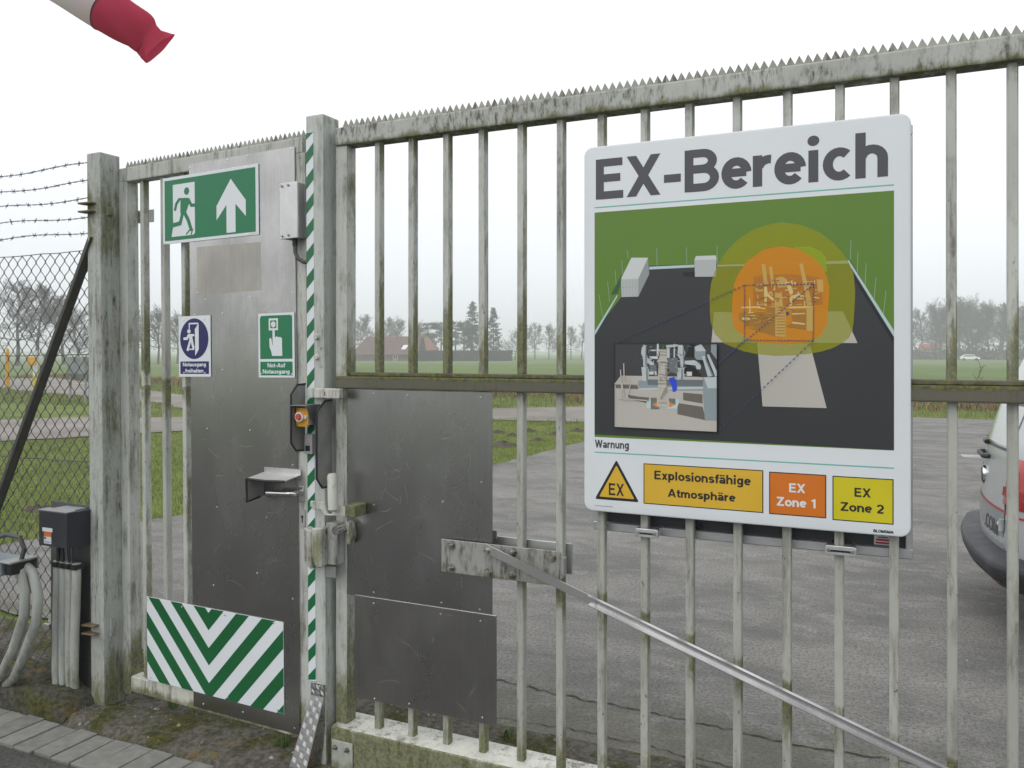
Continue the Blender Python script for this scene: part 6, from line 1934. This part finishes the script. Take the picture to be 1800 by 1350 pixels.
build(HB().box(6.0, 6.6, -.3, .3, 5.5, 6.6), "chimney", BRK_, fh)
hm = Matrix.Translation((11.5, 262.0, gz(11, 262))) @ Matrix.Rotation(.2, 4, 'Z')
rh = thing("cottage", "small cottage with pale red roof in front of the far wood", "house", (11.5, 262.0, gz(11, 262)))
build(HB().box(-2.2, 2.8, -2.5, 2.5, -.3, 2.6), "wall", mat("cottage_wall", (.30, .29, .27), .9, var=.2, sc=1), rh)
build(HB()._add([(-2.5, -2.9, 1.5), (3.1, -2.9, 1.5), (3.1, 2.9, 1.5), (-2.5, 2.9, 1.5), (-2.3, 0, 4.4), (3.0, 0, 4.4)], [(0, 1, 5, 4), (1, 2, 5), (2, 3, 4, 5), (3, 0, 4), (3, 2, 1, 0)]), "roof", mat("cottage_roof", (.38, .10, .08), .85, var=.15, sc=1), rh)
build(HB().box(-.3, .7, -2.56, -2.5, .2, 1.3), "window", WHT, rh)

# ================================================================ TREES
BARK = mat("bark", (.055, .05, .042), .95, var=.3, sc=2); TWIG = mat("twigs", (.06, .052, .045), .95, var=.25, sc=1)
def bare_tree(seed, H, low, wide, nlimb, lean):
    """tapered trunk with limbs from 'low' of the height up, each limb dividing into ever finer twigs"""
    rg = random.Random(seed); seg = []; tr = []
    def grow(p, d, L, r_, lev):
        n = 4 if lev < 2 else 3; q = p.copy(); dd = d.copy()
        for i in range(n):
            dd = (dd + Vector((rg.gauss(0, .17), rg.gauss(0, .17), rg.gauss(.05, .10)))).normalized()
            e = q + dd * L / n; seg.append((q, e, max(.02, r_ * (1 - .6 * i / n)), max(.016, r_ * (1 - .6 * (i + 1) / n)))); q = e
            if lev < 4 and (i > 0 or lev > 0):
                for _ in range(2 if lev < 3 else rg.choice((1, 2))):
                    ax_ = Vector((rg.gauss(0, 1), rg.gauss(0, 1), rg.gauss(.1, .6))).normalized()
                    grow(q, (dd * .85 + ax_ * .75).normalized(), L * rg.uniform(.38, .58), r_ * .45, lev + 1)
    p = Vector((0, 0, -.2)); d = Vector((0, 0, 1)); N = 10; T = H * .80; r0 = H * .024
    for i in range(N):
        d = (d + Vector((rg.gauss(0, .05), rg.gauss(0, .05), .08))).normalized(); e = p + d * T / N
        tr.append((p, e, r0 * (1 - .085 * i), r0 * (1 - .085 * (i + 1)))); p = e
        f_ = (i + 1) / N
        if f_ >= low:
            for _ in range(nlimb):
                a = rg.uniform(0, 6.28); el = R(12 + 62 * ((f_ - low) / (1 - low)) + rg.uniform(-10, 14))
                L = H * wide * (1 - .45 * ((f_ - low) / (1 - low)) ** 2) * rg.uniform(.75, 1.1)
                grow(p, Vector((math.cos(a) * math.cos(el), math.sin(a) * math.cos(el), math.sin(el))), L, r0 * .42 * (1.1 - .5 * f_), 1)
    top = max(e.z for _, e, _, _ in seg); k = H / top
    def mesh(S_, nside, name):
        V, F = [], []
        for p, e, r0, r1 in S_:
            d = (e - p); u = d.orthogonal().normalized(); w = d.normalized().cross(u); b = len(V)
            for c, rr in ((p, r0), (e, r1)):
                for i in range(nside):
                    a = 2 * math.pi * i / nside; x = (c + (u * math.cos(a) + w * math.sin(a)) * rr); V.append((x.x * k, x.y * k, x.z * k))
            F += [(b + i, b + (i + 1) % nside, b + nside + (i + 1) % nside, b + nside + i) for i in range(nside)]
        me = bpy.data.meshes.new(name); me.from_pydata(V, [], F); return me, V, F
    t_, _, _ = mesh(tr, 8, "trunk"); c_, cv_, cf_ = mesh(seg, 3, "crown")
    t_.materials.append(BARK); c_.materials.append(TWIG)
    return t_, c_, (cv_, cf_), len(seg)
VAR = [bare_tree(*q) for q in ((1, 12, .35, .33, 2, 0), (2, 12, .3, .40, 2, 0), (3, 12, .45, .28, 2, 0), (4, 12, .4, .36, 2, 0), (5, 12, .25, .34, 2, 0))]
print("tree segments", [q[3] for q in VAR])
def put_tree(name, x, y, h, var, rot, label, group, sq=1.0):
    e = thing(name, label, "tree", (x, y, gz(x, y)), group)
    s = h / 12.0; e.scale = (s * sq, s * sq, s); e.rotation_euler = (0, 0, rot)
    for nm, me in (("trunk", VAR[var][0]), ("crown", VAR[var][1])):
        o = bpy.data.objects.new(nm, me); C.objects.link(o); o.parent = e
    return e
rg = random.Random(2)
LL, GL_ = "bare oak at the far field edge seen through the chain-link fence", "bare oaks behind the fence"
for (x, y, h) in ((-113.6, 76.3, 12.8), (-101.8, 70.8, 11.4), (-125.7, 92.8, 12.4), (-109.8, 83.6, 9.4), (-127.7, 80.8, 12.6), (-140, 88, 12.5)):
    put_tree("bare_tree", x, y, h, rg.randrange(5), rg.uniform(0, 6), LL, GL_, 1.15)
for (x, y, h) in ((-121.8, 105.6, 10.9), (-111.1, 99.5, 10.5), (-112.1, 104.6, 9.7), (-129.3, 124.2, 9.5)):
    put_tree("bare_tree", x, y, h, rg.choice((0, 2, 3)), rg.uniform(0, 6), "bare tree at the far field edge seen through the door bars", "bare trees beyond the door")
for (x, y, h) in ((-130.9, 189.4, 12.9), (-137, 196, 11.5), (-132.2, 199.9, 12.6), (-120.0, 189, 12.3), (-128.4, 212.6, 12), (-87.2, 193, 8.5)):
    put_tree("bare_tree", x, y, h, rg.randrange(5), rg.uniform(0, 6), "bare tree rising behind the red-roofed farmhouse and hedge", "bare trees behind the farmhouse", 1.1)
for (x, y, h) in ((-94.6, 217.2, 10.2), (-88.4, 209, 10.6), (-82.9, 206, 10.6), (-83.8, 216.7, 9.3), (-75.8, 203.8, 9.3), (-74.9, 209.7, 10.4), (-68, 212, 10), (-60, 215, 9.5)):
    put_tree("bare_tree", x, y, h, rg.choice((0, 2, 3)), rg.uniform(0, 6), "slender bare tree in the row beside the dark hedge", "bare row beside the hedge", .85)
for (x, y, h) in ((10.5, 268, 12.8), (13.1, 254.7, 14.6), (17, 257.6, 14.2), (19.3, 263, 15.4), (21.5, 253, 15.2), (26, 256.2, 14), (28.5, 251.8, 12.9), (32.9, 264.9, 13.8), (35.5, 260.5, 13.1), (39.7, 262.5, 14.3), (15, 271, 13), (23.5, 266, 14), (30, 270, 14), (6, 272, 10), (45, 262, 14), (37, 272, 14), (24, 275, 14), (19, 277, 13)):
    put_tree("bare_tree", x, y, h * 1.2, rg.randrange(5), rg.uniform(0, 6), "bare tree in the dense wood beyond the parked van", "trees of the far wood", 1.1)

# conifers
def needles(name, items, m):
    """items: (centre, size, normal jitter) -> small leaf quads"""
    V, F = [], []
    r_ = random.Random(name)
    for c, s in items:
        a = Vector((r_.gauss(0, 1), r_.gauss(0, 1), r_.gauss(0, .5))).normalized(); b = a.orthogonal().normalized(); b.rotate(Matrix.Rotation(r_.uniform(0, 6.28), 3, a)); w = a.cross(b)
        k = len(V); l = s * r_.uniform(.7, 1.4); h_ = s * r_.uniform(.25, .5)
        V += [tuple(c - b * l - w * h_ * .3), tuple(c + w * h_), tuple(c + b * l), tuple(c - w * h_)]; F.append((k, k + 1, k + 2, k + 3))
    me = bpy.data.meshes.new(name); me.from_pydata(V, [], F); me.materials.append(m); return me
NEED = mat("spruce_needles", (.030, .045, .026), .9, var=.35, sc=.8); NEED2 = mat("pine_needles", (.032, .052, .030), .9, var=.35, sc=.8); HEDGE = mat("hedge_leaves", (.022, .036, .020), .9, var=.35, sc=1.5)
def spruce(seed, x, y, H, label):
    r_ = random.Random(seed); it = []; br = MB(); z = 1.6
    while z < H - .3:
        f_ = (z / H); L = (1 - f_) ** .85 * H * .27 + .25
        for _ in range(7):
            a = r_.uniform(0, 6.28); l = L * r_.uniform(.6, 1.12); dz = -.12 * l + r_.uniform(-.1, .25)
            e = Vector((math.cos(a) * l, math.sin(a) * l, z + dz + (.25 * l if f_ > .6 else 0)))
            br.tube([(0, 0, z), tuple(e)], [.05, .015], 3, caps=False)
            for _ in range(int(9 + 11 * (1 - f_))):
                t = r_.uniform(.15, 1.0) ** .7; it.append((Vector((e.x * t, e.y * t, z + (e.z - z) * t)) + Vector((r_.gauss(0, .16), r_.gauss(0, .16), r_.gauss(-.05, .12))), .26))
        z += .46 + r_.uniform(-.06, .1)
    e_ = thing("spruce_tree", label, "tree", (x, y, gz(x, y)))
    br.tube([(0, 0, -.2), (0, 0, H * .5), (0, 0, H)], [.24, .13, .03], 8)
    build(br, "trunk", BARK, e_, local=True, fixn=False)
    me = needles("spruce%d" % seed, it, NEED); o = bpy.data.objects.new("crown", me); C.objects.link(o); o.parent = e_
def pine(seed, x, y, H, W_, label, group):
    r_ = random.Random(seed); it = []; br = MB()
    br.tube([(0, 0, -.2), (.1, 0, H * .5), (0, .1, H * .86)], [.26, .2, .08], 8)
    for _ in range(34):
        z = H * r_.uniform(.38, .95); a = r_.uniform(0, 6.28); l = W_ * r_.uniform(.25, 1) * (1.05 - .6 * (z / H) ** 3)
        c = Vector((math.cos(a) * l, math.sin(a) * l, z)); br.tube([(0, 0, z - .5), tuple(c)], [.06, .02], 3, caps=False)
        s = r_.uniform(.5, 1.0)
        for _ in range(75):
            d = Vector((r_.gauss(0, 1), r_.gauss(0, 1), r_.gauss(0, .6))); d = d.normalized() * r_.random() ** .4; it.append((c + Vector((d.x * s * 1.25, d.y * s * 1.25, d.z * s * .7)), .20))
    e_ = thing("pine_tree", label, "tree", (x, y, gz(x, y)), group)
    build(br, "trunk", BARK, e_, local=True, fixn=False)
    me = needles("pine%d" % seed, it, NEED2); o = bpy.data.objects.new("crown", me); C.objects.link(o); o.parent = e_
spruce(1, -92.7, 179.5, 15.0, "tallest dark spruce with a ragged tip behind the hedge")
spruce(2, -89.2, 184.4, 13.3, "slightly shorter dark spruce to the right of the tallest spruce")
for i, (x, y, h, w_) in enumerate(((-107.8, 183.5, 10.0, 3.2), (-109.7, 193.7, 10.8, 3.2), (-99.9, 183.9, 10.4, 3.0), (-101.7, 191.9, 10.9, 3.2), (-96.5, 186, 9.6, 2.6), (-113.5, 188, 8.8, 2.8))):
    pine(i + 1, x, y, h, w_, "dark pine with rounded crown beside the farmhouse roof", "pines beside the farmhouse")
def bush(name, label, cat, pts, m, n, loc, size=.18, group=None):
    r_ = random.Random(name + label); it = []
    for _ in range(n):
        (x0_, x1_, y0_, y1_, z0_, z1_) = pts[r_.randrange(len(pts))]
        p = [r_.uniform(x0_, x1_), r_.uniform(y0_, y1_), r_.uniform(z0_, z1_)]
        k = r_.randrange(4)
        if k == 0: p[1] = y0_
        elif k == 1: p[2] = z1_ + r_.uniform(-.15, .1)
        it.append((Vector(p), size))
    me = needles(name, it, m); o = bpy.data.objects.new("foliage", me); C.objects.link(o)
    e_ = thing(name, label, cat, loc, group); o.parent = e_
    return e_
h0, h1 = Vector((-99.5, 165.4)), Vector((-79.5, 174.6))
dh = (h1 - h0); e_ = bush("garden_hedge", "long clipped dark green hedge in front of the conifers", "hedge", [(0, dh.length, -.7, .7, 0, 2.3)], HEDGE, 15000, (h0.x, h0.y, gz(-90, 170)))
e_.rotation_euler = (0, 0, math.atan2(dh.y, dh.x))
build(MB().box(.2, dh.length - .2, -.45, .45, -.1, 2.0), "stems", mat("hedge_core", (.015, .02, .012), .95), e_, local=True)
r_ = random.Random(77); it = []
for _ in range(3500):
    z = r_.random() ** 1.4 * 5.6; w_ = 1.15 * (1 - (z / 5.9)) ** .7 + .05; a = r_.uniform(0, 6.28); it.append((Vector((math.cos(a) * w_ * r_.random() ** .3, math.sin(a) * w_ * r_.random() ** .3, z)), .18))
e_ = thing("cypress_tree", "narrow dark cypress at the end of the hedge by the farmhouse", "tree", (-97.2, 163.0, gz(-97, 163)))
o = bpy.data.objects.new("crown", needles("cypress", it, HEDGE)); C.objects.link(o); o.parent = e_
build(MB().tube([(0, 0, -.1), (0, 0, 4.5)], [.15, .05], 8), "trunk", BARK, e_, local=True)

# beech saplings on the near field edge
BL = mat("beech_leaf", (.16, .065, .045), .85, var=.35, sc=6)
def sapling(seed, x, y, H, nst, leafy, label):
    r_ = random.Random(seed); mb = MB(); it = []
    for s in range(nst):
        a = r_.uniform(0, 6.28); p = Vector((r_.gauss(0, .2), r_.gauss(0, .2), -.05)); d = Vector((math.cos(a) * .18, math.sin(a) * .18, 1)).normalized(); L = H * r_.uniform(.65, 1.0); pts = [tuple(p)]
        for i in range(8):
            d = (d + Vector((r_.gauss(0, .09), r_.gauss(0, .09), .02))).normalized(); p = p + d * L / 8; pts.append(tuple(p))
            for _ in range(2):
                b = (d * .5 + Vector((r_.gauss(0, .6), r_.gauss(0, .6), .25))).normalized(); q = p + b * L * r_.uniform(.10, .24); mb.tube([tuple(p), tuple(q)], [.008, .004], 3, caps=False)
                if r_.random() < leafy:
                    for _ in range(10): it.append((p.lerp(q, r_.random()) + Vector((r_.gauss(0, .05), r_.gauss(0, .05), r_.gauss(0, .05))), .035))
        mb.tube(pts, [.018 * (1 - .75 * i / 8) for i in range(9)], 5, caps=False)
    e_ = thing("beech_sapling", label, "sapling", (x, y, gz(x, y)))
    build(mb, "stems", mat("sapling_bark", (.09, .07, .06), .9, var=.2, sc=4), e_, local=True, fixn=False)
    if it: o = bpy.data.objects.new("leaves", needles("sap%d" % seed, it, BL)); C.objects.link(o); o.parent = e_
sapling(1, -5.5, 21.0, 2.7, 6, .55, "young beech sapling holding a few brown leaves at the field edge")
sapling(2, 3.95, 22.6, 1.45, 2, .08, "small bare forked sapling at the field edge by the van")

# far wood: nobody could count its trees
cv_, cf_ = VAR[4][2]; cv_, cf_ = np.array(cv_), np.array(cf_)
sub = np.random.default_rng(3).choice(len(cf_), min(900, len(cf_)), replace=False); FV, FF = [], []; b = 0; r_ = random.Random(9)
fsel = cf_[sub]
used, inv = np.unique(fsel, return_inverse=True); bv = cv_[used] * np.array([1, 1, 1]); bf_ = inv.reshape(fsel.shape)
for i in range(420):
    t = r_.uniform(-.18, 1.12); p = Vector((-470, 275)).lerp(Vector((90, 545)), t) + Vector((r_.uniform(-30, 30), r_.uniform(-30, 30)))
    s = r_.uniform(.45, .85) * (1 if t > .2 else 1.1); a = r_.uniform(0, 6.28); ca, sa = math.cos(a) * s * 1.5, math.sin(a) * s * 1.5
    q = np.stack([bv[:, 0] * ca - bv[:, 1] * sa + p.x, bv[:, 0] * sa + bv[:, 1] * ca + p.y, bv[:, 2] * s - .75 - 1.2 * s], 1)
    FV.append(q); FF.append(bf_ + b); b += len(q)
me = bpy.data.meshes.new("far_wood"); me.from_pydata(np.concatenate(FV).tolist(), [], np.concatenate(FF).tolist()); me.materials.append(mat("far_twigs", (.05, .055, .05), .95, var=.2, sc=.05))
o = bpy.data.objects.new("far_wood", me); C.objects.link(o); tag(o, "pale distant belt of woodland along the horizon", "woodland", kind="stuff")
# undergrowth below the right-hand wood
it = []
for _ in range(9000): it.append((Vector((r_.uniform(2, 50), r_.uniform(252, 276), -.8 + abs(r_.gauss(0, 1.5)))), .5))
o = bpy.data.objects.new("undergrowth", needles("undergrowth", it, mat("brush", (.05, .045, .038), .95, var=.3, sc=.3))); C.objects.link(o); tag(o, "brown undergrowth at the foot of the far wood", "undergrowth", kind="stuff")

# ================================================================ HAZE
hz = MB().box(-640, 320, -60, 640, -1.9, 17.5)
HZ = bpy.data.materials.new("haze"); HZ.use_nodes = True; HZ.node_tree.nodes.clear()
ho_ = HZ.node_tree.nodes.new("ShaderNodeOutputMaterial"); pv = HZ.node_tree.nodes.new("ShaderNodeVolumePrincipled")
pv.inputs['Color'].default_value = (.95, .97, 1.0, 1); pv.inputs['Density'].default_value = .0018; pv.inputs['Anisotropy'].default_value = 0.0
HZ.node_tree.links.new(pv.outputs[0], ho_.inputs['Volume'])
tag(build(hz, "haze", HZ), "thin pale winter haze over the fields", "haze", kind="stuff")
